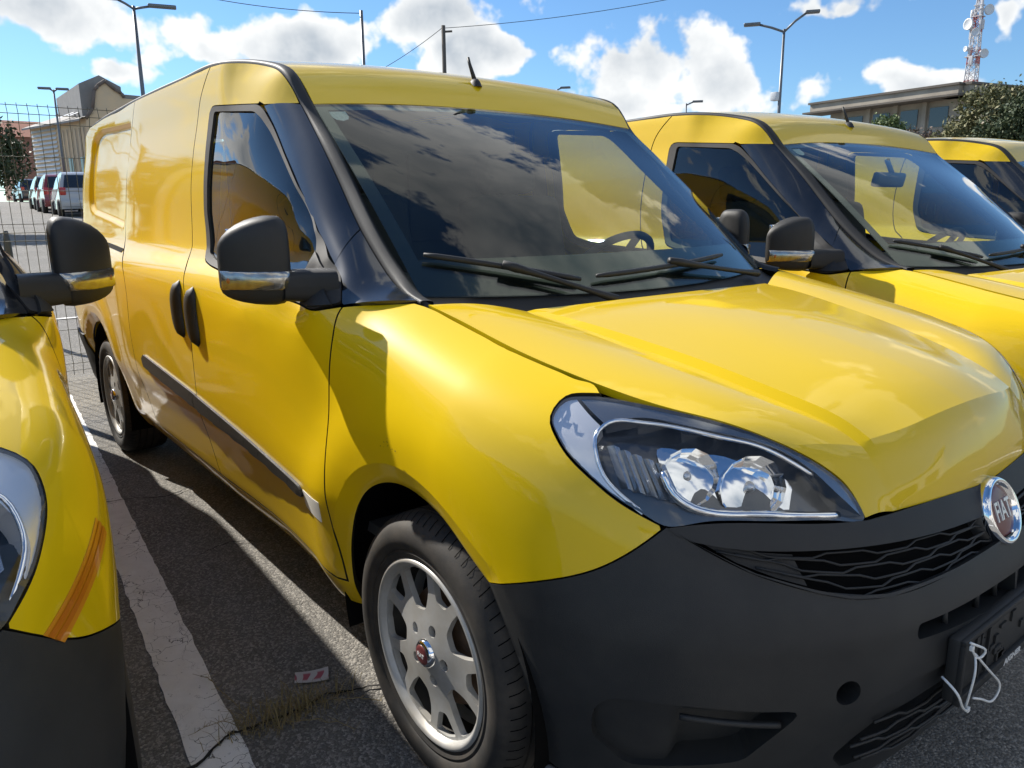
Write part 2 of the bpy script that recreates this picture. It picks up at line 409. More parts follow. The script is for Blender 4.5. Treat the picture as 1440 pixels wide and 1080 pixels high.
# ------------------------------------------------------------------ van body surface (metres, x forward from the front axle, right side y<0)
def pch(xs,ys):
    xs=np.array(xs,float);ys=np.array(ys,float);h=np.diff(xs);d=np.diff(ys)/h
    m=np.zeros(len(xs));m[0]=d[0];m[-1]=d[-1]
    for i in range(1,len(xs)-1):
        if d[i-1]*d[i]>0:
            w1=2*h[i]+h[i-1];w2=h[i]+2*h[i-1];m[i]=(w1+w2)/(w1/d[i-1]+w2/d[i])
    def f(x):
        x=np.clip(x,xs[0],xs[-1]);i=np.clip(np.searchsorted(xs,x)-1,0,len(h)-1)
        t=(x-xs[i])/h[i]
        return (1+2*t)*(1-t)**2*ys[i]+t*(1-t)**2*h[i]*m[i]+t*t*(3-2*t)*ys[i+1]+t*t*(t-1)*h[i]*m[i+1]
    return f
def sstep(a,b,x):
    t=np.clip((np.asarray(x,float)-a)/(b-a),0,1);return t*t*(3-2*t)
X0=.10
prof=pch([.22,.28,.33,.40,.485,.565,.585,.65,.8,.95,1.015,1.04,1.115,1.14,1.365,1.45,1.577,1.66,1.732,1.77],[.78,.82,.845,.860,.877,.897,.9005,.905,.908,.9075,.901,.892,.833,.820,.793,.779,.754,.744,.732,.70])
def ztop(x): return 1.0075-.195*np.asarray(x,float)
def gcr(h):
    h=np.asarray(h,float)
    return .165*(1-np.exp(-np.maximum(h,-.05)/.052))+.045*np.minimum(h,.4)-.30*np.clip(h-.45,0,None)**2
def front_sec(x,z): return .705+gcr(ztop(x)-z)
RD=[]
for z in (.25,.4,.57,.8,1.0,1.1,1.25,1.4,1.55,1.65,1.75):
    for x in (-1.35,-1.7,-2.3): RD.append((x,z,0.))
for z,w in ((.30,.862),(.4,.882),(.57,.905),(.78,.885),(.97,.865),(1.034,.842)): RD.append((-.37,z,w-prof(z)))
for x in (-.1,.1,.25,.32):
    for z in (.3,.45,.6,.7,.8,.88,.93,.96,.99): 
        if z<ztop(x)+.005: RD.append((x,z,front_sec(x,z)-prof(z)))
for x,z,w in ((-.411,1.083,.81),(-.50,1.14,.79),(-.611,1.205,.775),(-.762,1.322,.755),(-.879,1.417,.742),(-1.028,1.547,.731)): RD.append((x,z,w-prof(z)))
for x in (-1.05,-.85,-.65):
    for z in (1.04,1.1,1.14): RD.append((x,z,-.012*(x+1.25)-.004))
SEAM=[(-.885,1.553,.68),(-.77,1.45,.685),(-.646,1.327,.69),(-.565,1.249,.695),(-.52,1.208,.70),(-.42,1.132,.705),(-.36,1.093,.708),(-.30,1.068,.71),(-.235,1.05,.715),(-.191,1.045,.707)]
DITCH=[(-.973,1.646,.69),(-1.06,1.677,.69),(-1.2,1.705,.705),(-1.45,1.732,.735)]
for x,z,w in SEAM+DITCH: RD.append((x,z,w-prof(z)))
for z in (.3,.5,.7,.9,1.0): RD.append((-.85,z,-.002))
for x,z,w in ((-.073+.146,.994,.705),): RD.append((x,z,w-prof(z)))
for z,d in ((.9,-.012),(1.0,-.018),(1.04,-.028),(1.08,-.030)): RD.append((-.52,z,d))
RD=np.array(RD);SX,SZ=1.,1.6
def _phi(r2): return np.where(r2>0,.5*r2*np.log(r2+1e-12),0)
_P=np.c_[RD[:,0]*SX,RD[:,1]*SZ];_n=len(_P)
_A=np.zeros((_n+3,_n+3));_A[:_n,:_n]=_phi(((_P[:,None]-_P[None])**2).sum(-1))+2e-4*np.eye(_n)
_A[:_n,_n]=1;_A[:_n,_n+1:]=_P;_A[_n,:_n]=1;_A[_n+1:,:_n]=_P.T
_w=np.linalg.solve(_A,np.r_[RD[:,2],0,0,0])
def resid(x,z):
    x=np.clip(np.asarray(x,float),-1.4,.32);z=np.asarray(z,float)
    x,z=np.broadcast_arrays(x,z);q=np.stack([x*SX,z*SZ],-1)
    r=(_phi(((q[...,None,:]-_P)**2).sum(-1))@_w[:_n])+_w[_n]+q@_w[_n+1:]
    return r*sstep(-1.40,-1.25,x)
def W(x,z):
    x=np.asarray(x,float);z=np.asarray(z,float)
    t=sstep(-.50,-.10,x)*sstep(1.13,1.06,z)
    w=(1-t)*(prof(z)+resid(x,z))+t*front_sec(x,z)
    w=w-.9*np.clip(-3.62-x,0,None)**2-.014*sstep(-2.35,-2.95,x)
    return w
Nz=pch([.15,.25,.35,.45,.55,.60,.64,.68,.72,.80,.88,.94,1.0],[.76,.79,.815,.83,.825,.81,.79,.768,.748,.70,.635,.55,.45])
K=.62
# arc table for s->theta
_th=np.linspace(0,np.pi/2,400);_px=X0+.65*np.sin(_th);_py=.87*np.cos(_th)**K
_s=np.r_[0,np.cumsum(np.hypot(np.diff(_px),np.diff(_py)))]
STOT=X0+_s[-1]
def xeff(x): return np.where(x>X0,X0+.2*np.tanh((x-X0)/.2),x)
def wall(s,z):
    s=np.asarray(s,float);z=np.asarray(z,float)
    th=np.interp(s-X0,_s,_th);th=np.where(s>X0,th,0)
    x=np.where(s>X0,X0+(Nz(z)-X0)*np.sin(th),s)
    w=W(xeff(x),z)
    y=-w*np.where(s>X0,np.cos(th)**K,1)
    return np.stack(np.broadcast_arrays(x,y,z),-1)
# ------------------------------------------------------------------ van: outlines in side coordinates (s = x, past the front corner the developed length; z)
ARCH_F = curve([(-.345, .20), (-.352, .30), (-.345, .38), (-.325, .455), (-.287, .535), (-.235, .608), (-.145, .662), (-.05, .680), (.035, .671), (.112, .646), (.166, .614), (.225, .573)], step=.012)
ARCH_FB = curve([(.225, .573), (.262, .503), (.303, .405), (.328, .30), (.335, .20)], step=.012)
ARCH_FULL = np.r_[ARCH_F, ARCH_FB[1:]]
_a = np.linspace(-.35, pi+.35, 40); ARCH_R = np.c_[-3.105+.375*np.cos(_a), .325+.375*np.sin(_a)]
RECESS = rounded([(-2.655, 1.175), (-2.60, 1.30), (-2.565, 1.650), (-3.30, 1.675), (-3.505, 1.62), (-3.49, 1.285), (-3.39, 1.240)], [.03, .02, .04, .12, .09, .08, .07], 7)
def feat(s, z):
    P = np.c_[np.ravel(s), np.ravel(z)]; r = np.zeros(len(P))
    for A, sg in ((ARCH_FULL, 1), (ARCH_R, 1)):
        near = (np.abs(P[:, 0]-A[:, 0].mean()) < .75) & (P[:, 1] < 1.0)
        if near.any():
            d = pdist(P[near], A, False); r[near] += -.017*np.clip(1-d/.050, 0, 1)-.004*np.clip(1-d/.012, 0, 1) + .010*np.exp(-((d-.12)/.085)**2)*(d > .0)
    q = (P[:, 0] < -2.5) & (P[:, 0] > -3.55) & (P[:, 1] > 1.1)
    if q.any():
        d = np.where(inpoly(P[q], RECESS), pdist(P[q], RECESS), 0); t = np.clip(d/.032, 0, 1); r[q] -= .017*t*t*(3-2*t)
    return r.reshape(np.shape(s))
def body(s, z):
    s = np.asarray(s, float); z = np.asarray(z, float); p = wall(s, z); f = feat(s, z)
    k = np.where(s > X0, np.clip(1-(s-X0)/.6, 0, 1), 1); p = p.copy(); p[..., 1] -= f*k; return p
OUT = [(-.215, -.716, 1.050), (-.30, -.711, 1.068), (-.36, -.708, 1.093), (-.42, -.705, 1.132), (-.52, -.70, 1.208), (-.646, -.69, 1.327), (-.77, -.685, 1.45), (-.885, -.68, 1.553), (-.973, -.69, 1.646), (-1.06, -.69, 1.677), (-1.2, -.705, 1.705), (-1.45, -.735, 1.728), (-1.7, -.736, 1.728), (-2.0, -.736, 1.728), (-2.3, -.735, 1.728), (-2.6, -.731, 1.7275), (-2.9, -.726, 1.724), (-3.2, -.724, 1.719), (-3.4, -.721, 1.711), (-3.55, -.715, 1.70), (-3.74, -.69, 1.64)]
INN = [(-.195, -.69, 1.050), (-.262, -.683, 1.062), (-.315, -.68, 1.093), (-.375, -.677, 1.132), (-.47, -.673, 1.208), (-.60, -.662, 1.327), (-.735, -.655, 1.45), (-.862, -.649, 1.553), (-.955, -.658, 1.65), (-1.05, -.662, 1.684), (-1.2, -.678, 1.713), (-1.45, -.710, 1.736), (-1.7, -.711, 1.736), (-2.0, -.711, 1.736), (-2.3, -.710, 1.736), (-2.6, -.706, 1.7355), (-2.9, -.701, 1.732), (-3.2, -.699, 1.727), (-3.4, -.696, 1.719), (-3.55, -.688, 1.71), (-3.74, -.66, 1.65)]
SEAM_UP = [(-.519, 1.208), (-.646, 1.327), (-.77, 1.45), (-.885, 1.553)]
SEAM_LO = [(-.228, 1.051), (-.30, 1.070), (-.36, 1.096), (-.42, 1.134), (-.519, 1.208)]
DIT = [(-.885, 1.553), (-.925, 1.604), (-.973, 1.646), (-1.06, 1.677), (-1.2, 1.705), (-1.46, 1.727)]
FTOP = [(-.372, 1.035), (-.336, 1.0395), (-.288, 1.043), (-.225, 1.048), (-.193, 1.044)]
def _gap(s_):
    z_ = .95
    for _ in range(12): z_ = float(ztop(wall(np.array([s_]), np.array([z_]))[0, 0]))
    return z_
BGAP = [(-.193, 1.044), (-.15, 1.037)]+[(s_, _gap(s_)) for s_ in np.linspace(-.10, .445, 12)]+[(.472, .930)]
LAMP = [(.472, .930), (.415, .929), (.386, .921), (.376, .896), (.389, .877), (.417, .849), (.465, .813), (.512, .781), (.551, .761), (.586, .745), (.649, .753), (.756, .751), (.887, .738), (.945, .734), (.939, .774), (.912, .81), (.854, .849), (.768, .885), (.633, .914)]
BLINE = [(.225, .573), (.351, .621), (.458, .664), (.536, .711), (.578, .740)]
GLOW = [(.586, .745), (.709, .676), (.806, .641), (.865, .625), (.936, .616), (1.141, .615), (STOT, .617)]
GTOP = [(.62, .724), (.682, .714), (.779, .705), (.968, .690), (1.268, .668), (STOT, .664)]
LIPZ = [(.943, .733), (1.110, .731), (STOT, .716)]
WIN = [(-1.453, 1.598), (-1.065, 1.567), (-1.026, 1.547), (-.964, 1.496), (-.876, 1.417), (-.761, 1.322), (-.611, 1.205), (-.488, 1.126), (-.417, 1.082), (-.380, 1.042), (-.445, 1.022), (-.614, 1.036), (-.828, 1.057), (-1.118, 1.073), (-1.275, 1.086), (-1.385, 1.105), (-1.445, 1.25), (-1.448, 1.436)]
PANE = [(-1.400, 1.575), (-1.225, 1.560), (-1.082, 1.547), (-1.035, 1.525), (-.973, 1.482), (-.86, 1.390), (-.751, 1.303), (-.65, 1.228), (-.605, 1.190), (-.565, 1.140), (-.490, 1.052), (-.633, 1.062), (-.853, 1.078), (-1.152, 1.095), (-1.26, 1.104), (-1.350, 1.125), (-1.408, 1.25), (-1.405, 1.433)]
PILLF = [(-.380, 1.042), (-.417, 1.082), (-.488, 1.126), (-.611, 1.205), (-.761, 1.322), (-.876, 1.417), (-.964, 1.496), (-1.026, 1.547), (-1.036, 1.562)]
SPLIT = [(-.519, 1.208), (-.512, 1.187), (-.502, 1.160), (-.494, 1.130)]
ZB = .335
def cat(*a): return [tuple(q) for part in a for q in part]
BL = curve([(-1.40, ZB), (-1.392, .64), (-1.382, .82), (-1.402, .954), (-1.459, 1.052), (-1.540, 1.105), (-1.583, 1.2), (-1.594, 1.35), (-1.590, 1.46), (-1.583, 1.54), (-1.565, 1.615), (-1.53, 1.665), (-1.485, 1.706), (-1.46, 1.727)])
CLN = curve([(-2.245, ZB), (-2.262, .62), (-2.280, .756), (-2.268, .875), (-2.275, .975), (-2.38, 1.055), (-2.53, 1.105), (-2.605, 1.155), (-2.600, 1.25), (-2.587, 1.374), (-2.578, 1.538), (-2.53, 1.66), (-2.50, 1.728)])
FENDER = cat([(-.37, .27), (-.368, .6), (-.368, .9)], FTOP[:-1], curve(BGAP)[:-1], curve(LAMP[:10], step=.01)[:-1], curve(BLINE)[::-1][:-1], ARCH_F[::-1][:-5])
DOOR = cat([(-.37, ZB), (-.368, .6), (-.368, .9), (-.37, 1.036)], rounded([(-.385, 1.03)]+WIN[10:]+WIN[:1]+[(-1.065, 1.567), (-1.04, 1.7)], [.001, .02, .03, .03, .03, .05, .07, .05, .05, .05, .01, .001], 5)[5:-6], [(-1.036, 1.562), (-.95, 1.557), (-.885, 1.553)], curve(DIT)[1:], BL[::-1][1:])
SLIDE = cat(BL, CLN[::-1])
QUART = cat(CLN, [(-3.2, 1.718), (-3.55, 1.700), (-3.72, 1.645), (-3.80, 1.50), (-3.83, 1.2), (-3.83, .62), (-3.47, .60)], ARCH_R[::-1][6:-6], [(-2.76, ZB-.05), (-2.70, ZB-.06)])
SILL = [(-.352, .26), (-.36, ZB), (-2.70, ZB), (-2.735, .26)]
BONNET_0 = [  # lofting lines, centre -> side
    [(-.040, 0, 1.033), (-.050, -.18, 1.031), (-.075, -.36, 1.026), (-.100, -.49, 1.019), (-.145, -.62, 1.033), (-.191, -.702, 1.045)],
    [(.05, 0, 1.026), (.045, -.18, 1.022), (.035, -.35, 1.014), (.025, -.47, 1.001), (0, -.61, 1.010), (-.04, -.701, 1.018)],
    [(.20, 0, 1.005), (.20, -.17, 1.000), (.19, -.33, .989), (.18, -.44, .972), (.16, -.58, .980), (.13, -.700, .983)],
    [(.38, 0, .972), (.38, -.16, .966), (.375, -.29, .954), (.37, -.405, .934), (.355, -.56, .941), (.345, -.694, .932)],
    [(.54, 0, .934), (.54, -.15, .927), (.53, -.27, .915), (.52, -.372, .895), (.51, -.48, .895), (.50, -.588, .904)],
    [(.645, 0, .896), (.642, -.14, .890), (.632, -.25, .878), (.618, -.345, .861), (.605, -.43, .857), (.590, -.505, .862)],
    [(.694, 0, .871), (.690, -.13, .866), (.679, -.24, .855), (.659, -.338, .838), (.640, -.41, .834), (.622, -.470, .841)],
    [(.711, 0, .852), (.706, -.13, .848), (.694, -.24, .838), (.676, -.337, .822), (.658, -.40, .818), (.643, -.448, .824)],
    [(.733, 0, .808), (.728, -.13, .806), (.715, -.24, .799), (.698, -.335, .787), (.682, -.39, .784), (.668, -.424, .788)],
    [(.748, 0, .762), (.743, -.13, .763), (.732, -.24, .762), (.715, -.33, .757), (.701, -.375, .755), (.691, -.408, .757)],
    [(.752, 0, .718), (.747, -.13, .724), (.738, -.24, .730), (.724, -.33, .732), (.715, -.37, .733), (.708, -.400, .734)]]
BON_E = [(-.193, 1.044), (-.06, _gap(-.06)), (.12, _gap(.12)), (.44, _gap(.44)), (.638, .9125), (.768, .884), (.838, .8565), (.872, .838), (.908, .813), (.935, .780), (.945, .736)]
for _i, (bs_, bz_) in enumerate(BON_E):
    e_ = wall(np.array([bs_]), np.array([bz_]))[0]+np.array([0, .003, 0]); v_ = np.array(BONNET_0[_i][3]); c_ = .5*(v_+e_)+np.array([0, 0, .004+.006*(_i < 5)]); BONNET_0[_i][4] = tuple(c_); BONNET_0[_i][5] = tuple(e_)
BONNET_R = []
for _i, _r in enumerate(BONNET_0):
    k_ = [.3, .7, 1.1, 1.2, 1.2, 1.1, .9, .5, .3, .2, .05][_i]; v_ = np.array(_r[3]); d_ = (np.array(_r[2])-v_); d_ /= np.linalg.norm(d_)
    BONNET_R.append(_r[:3]+[tuple(v_+d_*.022+np.array([0, 0, .0075*k_]))]+_r[3:])
def pieces(t, P, cuts, n):
    """cubic pieces joined at creases; n samples in all"""
    c = [0]+list(cuts)+[len(t)-1]; out = []
    for i in range(len(c)-1):
        a, b = c[i], c[i+1]; k = max(2, int(round(n*(t[b]-t[a])/t[-1]))); u = np.linspace(t[a], t[b], k+1); u = u if i == len(c)-2 else u[:-1]
        out.append(cubic(t[a:b+1], P[a:b+1])(u) if b-a > 1 else P[a]+(P[b]-P[a])*((u-t[a])/(t[b]-t[a]))[:, None])
    return np.concatenate(out)
def loft(R, nu, nv, cu=(), cv=()):
    R = np.array(R, float); n, m, _ = R.shape
    tu = np.r_[0, np.cumsum(np.linalg.norm(np.diff(R[:, m//2], axis=0), axis=1))]; tv = np.r_[0, np.cumsum(np.linalg.norm(np.diff(R[n//3], axis=0), axis=1))]
    A = np.array([pieces(tv, r, cv, nv) for r in R]); B = np.array([pieces(tu, A[:, j], cu, nu) for j in range(A.shape[1])]); return B.transpose(1, 0, 2)
def full(G): return np.concatenate([G[:, ::-1]*np.array([1, -1, 1]), G[:, 1:]], axis=1)   # half grid (centre first) -> left..right
def skirt(P, loop_depth, mb, flip=False):
    """turned-under edge round a grid"""
    n, m = len(P), len(P[0]); idx = [(0, j) for j in range(m)]+[(i, m-1) for i in range(1, n)]+[(n-1, j) for j in range(m-2, -1, -1)]+[(i, 0) for i in range(n-2, 0, -1)]
    a = np.array([P[i][j] for i, j in idx]); P = np.array(P)
    du = np.gradient(P, axis=0); dv = np.gradient(P, axis=1); N = np.cross(du, dv); N /= np.linalg.norm(N, axis=2)[..., None]
    if N[n//2, m//2] @ np.array([.3, 0, 1.]) < 0: N = -N
    b = np.array([P[i, j]-N[i, j]*loop_depth for i, j in idx]); k = len(mb.v); L = len(idx); mb.v += [tuple(q) for q in a]+[tuple(q) for q in b]
    for i in range(L): mb.f.append((k+i, k+(i+1) % L, k+L+(i+1) % L, k+L+i))
def ws(a, b):
    a = np.asarray(a, float); b = np.asarray(b, float)
    bo = np.stack([-.105-.155*b*b, .683*b, 1.043+.014*b*b], -1); to = np.stack([-.893+.030*b*b, .649*b, 1.582-.029*b*b], -1)
    p = bo+(to-bo)*a[..., None]; k = np.sin(pi*a)*.034*(1-.75*b*b); return p+k[..., None]*np.array([.62, 0, .78])
ROOFC = cubic([-.893, -.955, -1.06, -1.2, -1.45, -1.9, -2.4, -3.0, -3.5, -3.74][::-1], [1.582, 1.662, 1.712, 1.742, 1.772, 1.795, 1.80, 1.782, 1.755, 1.70][::-1])
def wheel(parent, x, y, sgn):
    """sgn -1: right-hand wheel"""
    w = empty('wheel', (x, y, .309), 0 if sgn < 0 else pi, parent)
    t = MB(); R = .310
    prof = [(.190, .075), (.198, -.010), (.210, -.019), (.226, -.026), (.232, -.0235), (.236, -.028), (.258, -.034), (.278, -.030), (.291, -.022), (.298, -.011)]
    tr = []
    for k in range(5):
        y0 = -.013+.012+k*.033; tr += [(R-.004 if k == 0 else R, y0), (R if k < 4 else R-.004, y0+.025)]
        if k < 4: tr += [(R-.008, y0+.0262), (R-.008, y0+.0318)]
    prof += tr+[(.297, .175), (.270, .188), (.23, .18), (.205, .165)]
    t.lathe(prof, 96); ty = t.build('tyre', 'tyre', w, recalc=True, sharp=38)
    # shoulder sipes
    sp = MB()
    for k in range(76):
        a = 2*pi*k/76; da = .0038; tw = .030
        P8 = []
        for rr, yy, tt in ((.2955, -.0168, 0), (.3005, -.0105, .2), (.3070, .0000, .5), (.3106, .012, 1.)):
            for dd in (-da, da): P8.append((rr*cos(a+dd+tw*tt), yy, rr*sin(a+dd+tw*tt)))
        sp.add(P8, [(0, 1, 3, 2), (2, 3, 5, 4), (4, 5, 7, 6)])
    sp = sp.build('tread_grooves', 'void', ty, smooth=False); sp['kind'] = 'stuff'
    # rim disc with windows
    sc = .228
    def disc(u, v):
        r = np.hypot(u, v); h = -.010-.006*np.cos(np.clip(r/.16, 0, 1)*pi)+np.where(r > .205, -(r-.205)*.35, 0)
        h = h+.016*sstep(.10, .045, r)*0-.004; return np.stack([u, h, v], -1)
    th = np.linspace(0, 2*pi, 96, endpoint=False); outer = np.c_[.226*np.cos(th), .226*np.sin(th)]
    def pol(pts, a): return [(r*cos(q+a), r*sin(q+a)) for r, q in pts]
    holes = []; big = []; small = []
    for k in range(5):
        a = pi/2+.30+k*2*pi/5
        h = rounded(pol([(.104, -.20), (.108, .20), (.150, .29), (.203, .275), (.206, 0), (.203, -.275), (.150, -.29)], a), .012, 4); holes.append(h)
        h2 = rounded(pol([(.148, -.115), (.148, .115), (.202, .225), (.205, 0), (.202, -.225)], a+pi/5), .010, 4); holes.append(h2)
        lug = [( .068*cos(a+pi/5)+.0145*cos(q), .068*sin(a+pi/5)+.0145*sin(q)) for q in np.linspace(0, 2*pi, 14, endpoint=False)]; holes.append(np.array(lug))
    v = sheet(outer, disc, .012, .008, 0, .014, holes); 
    if (v[2][0] @ np.array([0, -1, 0])) < 0: v = (v[0], [tuple(reversed(f)) for f in v[1]], -v[2])
    rim = put('rim', v, 'rim_silver', w)
    rr = MB(); rr.lathe([(.205, -.003), (.214, -.021), (.222, -.026), (.229, -.022), (.231, -.008), (.222, .02), (.196, .09), (.19, .15)], 96); o = rr.build('rim_flange', 'rim_silver', rim, recalc=True)
    hb = MB(); hb.lathe([(.0, -.030), (.020, -.031), (.029, -.030), (.034, -.025), (.037, -.012), (.038, -.002)], 40); hb.build('hub_cap', 'chrome', rim, recalc=True)
    hc = MB(); hc.lathe([(.0, -.0335), (.018, -.0335), (.024, -.032), (.025, -.030)], 32); hc.build('cap_emblem', 'badge_red', rim, recalc=True)
    bk = MB(); bk.lathe([(.03, .03), (.13, .03), (.135, .04), (.135, .06), (.03, .06)], 48); bk.build('brake_disc', 'brake_rust', w, recalc=True)
    dr = MB(); dr.lathe([(.0, .085), (.20, .085)], 48); dr.build('wheel_back', 'void', w)
    tv, tf = text_mesh('FIAT', .015, .0003, .0002); MBt = MB(); MBt.add([(x_, -.0345-z_, y_) for x_, y_, z_ in tv], tf); MBt.build('cap_lettering', 'text_white', rim, smooth=False)
    rim.scale = (.925, 1, .925)
    return w
def both(name, vfn, m, root, sub=None):
    a = put(name, vfn, m, root); b = put(name, mirror(vfn), m, root); return a, b
def off_wall(pts, d):
    V = np.array(pts, float); P, N = lift(body, V, 0.); dd = np.array(d if hasattr(d, '__len__') else [d]*len(V)); return P+N*dd[:, None], N
def build_van():
    root = empty('cargo_van')
    # ---- yellow skin
    def rings(A, ds):
        e = np.gradient(A, axis=0); e /= np.linalg.norm(e, axis=1)[:, None]; nrm = np.c_[-e[:, 1], e[:, 0]]
        if ((A.mean(0)-A[len(A)//2])@nrm[len(A)//2]) > 0: nrm = -nrm
        return np.concatenate([A+nrm*d for d in ds])
    exf = rings(ARCH_FULL, (.008, .012, .022, .032, .042, .0485, .0515, .060)); exr = rings(ARCH_R, (.012, .03, .0485, .0515, .062)); rcl = np.r_[RECESS, RECESS[:1]]
    exr = np.r_[exr, dens(inset(RECESS, .002), .012), dens(inset(RECESS, .010), .012), dens(inset(RECESS, .018), .012), dens(inset(RECESS, .026), .012), dens(inset(RECESS, .033), .012)]
    fend = both('fender', sheet(FENDER, body, .016, .010, extra=exf), 'yellow', root)
    doorv = both('front_door', sheet(DOOR, body, .019, .010), 'yellow', root)
    slid = both('sliding_door', sheet(SLIDE, body, .022, .014), 'yellow', root)
    both('quarter_panel', sheet(QUART, body, .022, .014, extra=exr), 'yellow', root)
    both('sill', sheet(SILL, body, .025, .02, hem=.03), 'yellow', root)
    # bonnet
    B = full(loft(BONNET_R, 110, 54, (6,), (3, 4))); mb = MB(); mb.grid(B, True); skirt(B, .016, mb)
    mb.build('bonnet', 'yellow', root, recalc=True, sharp=9)
    # roof with a raised centre
    xs = [-.893, -.912, -.935, -.96, -1.0, -1.05, -1.12, -1.2, -1.32, -1.45, -1.7, -2.0, -2.3, -2.6, -2.9, -3.2, -3.35, -3.5, -3.74]
    ic = np.array(INN[7:]); tt = np.linspace(0, 1, 60); ed = curve(ic, 60); nb = 41; G = []
    xc = np.interp(np.linspace(0, 1, 60), np.linspace(0, 1, len(xs)), xs)
    cl = np.r_[0, np.cumsum(np.linalg.norm(np.diff(ed, axis=0), axis=1))]; cl /= cl[-1]
    xcs = np.linspace(0, 1, 300); cx = -.893+(-3.74+.893)*xcs; cz = ROOFC(cx); c_len = np.r_[0, np.cumsum(np.hypot(np.diff(cx), np.diff(cz)))]; c_len /= c_len[-1]
    for i in range(60):
        x0 = np.interp(cl[i], c_len, cx); z0 = np.interp(cl[i], c_len, cz); r = []
        for b in np.linspace(-1, 1, nb):
            e = ed[i]; k = abs(b)**2.3; r.append((x0+(e[0]-x0)*b*b, abs(e[1])*b, z0+(e[2]-z0)*k))
        G.append(r)
    mb = MB(); mb.grid(G); skirt(G, .012, mb); mb.build('roof', 'yellow', root, recalc=True, sharp=50)
    # ditch and windscreen edge trim
    for sg in (1, -1):
        o_ = curve(OUT, 150); i_ = curve(INN, 150); P = []
        for a, b in zip(o_, i_):
            d = b-a; t_ = np.array([0, -.25, 1.])*.006 if a[2] > 1.6 else np.array([.35, -.45, .5])*.006
            r = [a+np.array([.0, .004, -.008]), a+d*.08+t_*.5, a+d*.35+t_, a+d*.75+t_*.9, a+d*.97+t_*.25, b+np.array([-.004, .004, -.010])]; P.append([q*np.array([1, sg, 1]) for q in r])
        m_ = MB(); m_.grid(P, sg > 0); m_.build('edge_trim', 'black_plastic', root, recalc=True)
    # windscreen
    A, Bb = np.meshgrid(np.linspace(0, 1, 34), np.linspace(-1, 1, 44), indexing='ij'); P = ws(A, Bb)
    wo = MB(); wo.grid(P); wsc = wo.build('windscreen', 'windscreen_glass', root, recalc=True)
    fr = MB()      # printed black border on the inside of the glass
    def wsn(a, b, o):
        e = 1e-3; p = ws(np.array(a), np.array(b)); n = np.cross(ws(np.array(a), np.array(b+e))-p, ws(np.array(a+e), np.array(b))-p); n = n/np.linalg.norm(n); n = n if n[2] > 0 else -n; return p+n*o
    def ring(a0, a1, b0, b1, na, nb_): fr.grid([[wsn(a0+(a1-a0)*i/na, b0+(b1-b0)*j/nb_, -.004) for j in range(nb_+1)] for i in range(na+1)])
    ring(0, .155, -1, 1, 4, 40); ring(.965, 1, -1, 1, 1, 40); ring(.155, .965, -1, -.945, 20, 1); ring(.155, .965, .945, 1, 20, 1)
    fr.build('glass_border', 'gloss_black', wsc)
    st = MB(); pol = [(-.028, .026), (.028, .026), (.028, -.005), (.02, -.02), (0, -.028), (-.02, -.02), (-.028, -.005)]
    st.add([wsn(.925+y_*1.15, -.905+x_*1.45, -.0035) for x_, y_ in pol], [tuple(range(7))]); st.build('windscreen_sticker', 'sticker', wsc)
    # cowl under the glass
    cw = MB(); rows = []
    bg = full(np.array([BONNET_R[0]]))[0]; cb = cubic(np.linspace(-1, 1, len(bg)), bg[np.argsort(bg[:, 1])])
    for t in np.linspace(0, 1, 7):
        r = []
        for b in np.linspace(-1, 1, 40):
            e = ws(np.array(0.), np.array(b))+np.array([-.01, 0, -.006]); f_ = cb(b)[0]+np.array([.02, 0, -.03]); q = e+(f_-e)*t; q = q+np.array([0, 0, -.012*sin(pi*t)]); r.append(q)
        rows.append(r)
    cw.grid(rows); cw.build('cowl', 'black_plastic', root, recalc=True)
    # ---- side glass, pillars
    for i, sg in enumerate((1, -1)):
        T = (lambda q: q) if sg > 0 else mirror
        d = doorv[i]
        put('window_frame', T(sheet(rounded(WIN, [.05, .03]+[.01]*8+[.02, .02, .02, .02, .03, .05, .03, .03], 4), body, .02, .008, .001, .010, [rounded(PANE, .018, 4)], .0025)), 'rubber', d)
        put('window_glass', T(sheet(rounded(PANE, .018, 4), body, .03, .02, 0, 0, (), -.006)), 'window_glass', d)
        ocv = curve(OUT[:9], 120)
        def pil(pairs, name, par):
            R = []
            for (e, z_seam) in pairs:
                E_, N_ = off_wall([e], -.001); S_ = np.array([np.interp(z_seam, ocv[:, 2], ocv[:, c]) for c in range(3)])+np.array([0, 0, 0]); mid = .5*(E_[0]+S_); bl = np.array([.55, -.62, .42])*.011; R.append([E_[0], .75*E_[0]+.25*S_+bl*.8, mid+bl, .25*E_[0]+.75*S_+bl*.75, S_])
            P = loft(R, 40, 12); m_ = MB(); m_.grid(P); skirt(P, .010, m_); (m_ if sg > 0 else m_.mirrored()).build(name, 'gloss_black', par, recalc=True, sharp=45)
        pil([((-1.034, 1.560), 1.5515), ((-.964, 1.496), 1.477), ((-.876, 1.417), 1.400), ((-.761, 1.322), 1.327), ((-.611, 1.205), 1.249), ((-.488, 1.1275), 1.2095)], 'pillar_trim', d)
        pil([((-.487, 1.1245), 1.2065), ((-.417, 1.082), 1.118), ((-.388, 1.050), 1.072), ((-.374, 1.039), 1.0520)], 'pillar_foot', fend[i])
        # moulding strip in two lengths
        for (x0, z0, z1, x1, z2, z3), pp in (((-1.405, .582, .640, -.515, .522, .556), d), ((-2.085, .628, .684, -1.395, .583, .641), slid[i])):
            front = x1 > -1
            ol = rounded([(x0, z0), (x0, z1), (x1-(.02 if front else 0), z3), (x1, z2+.02 if front else z2), (x1-(.01 if front else 0), z2)] if front else [(x0+.025, z0-.004), (x0-.006, z0+.022), (x0, z1), (x1, z3), (x1, z2)], .012, 4)
            zc = lambda s, z_: .006+.010*np.clip(np.minimum(pdist(np.c_[s, z_], ol), .010)/.010, 0, 1)
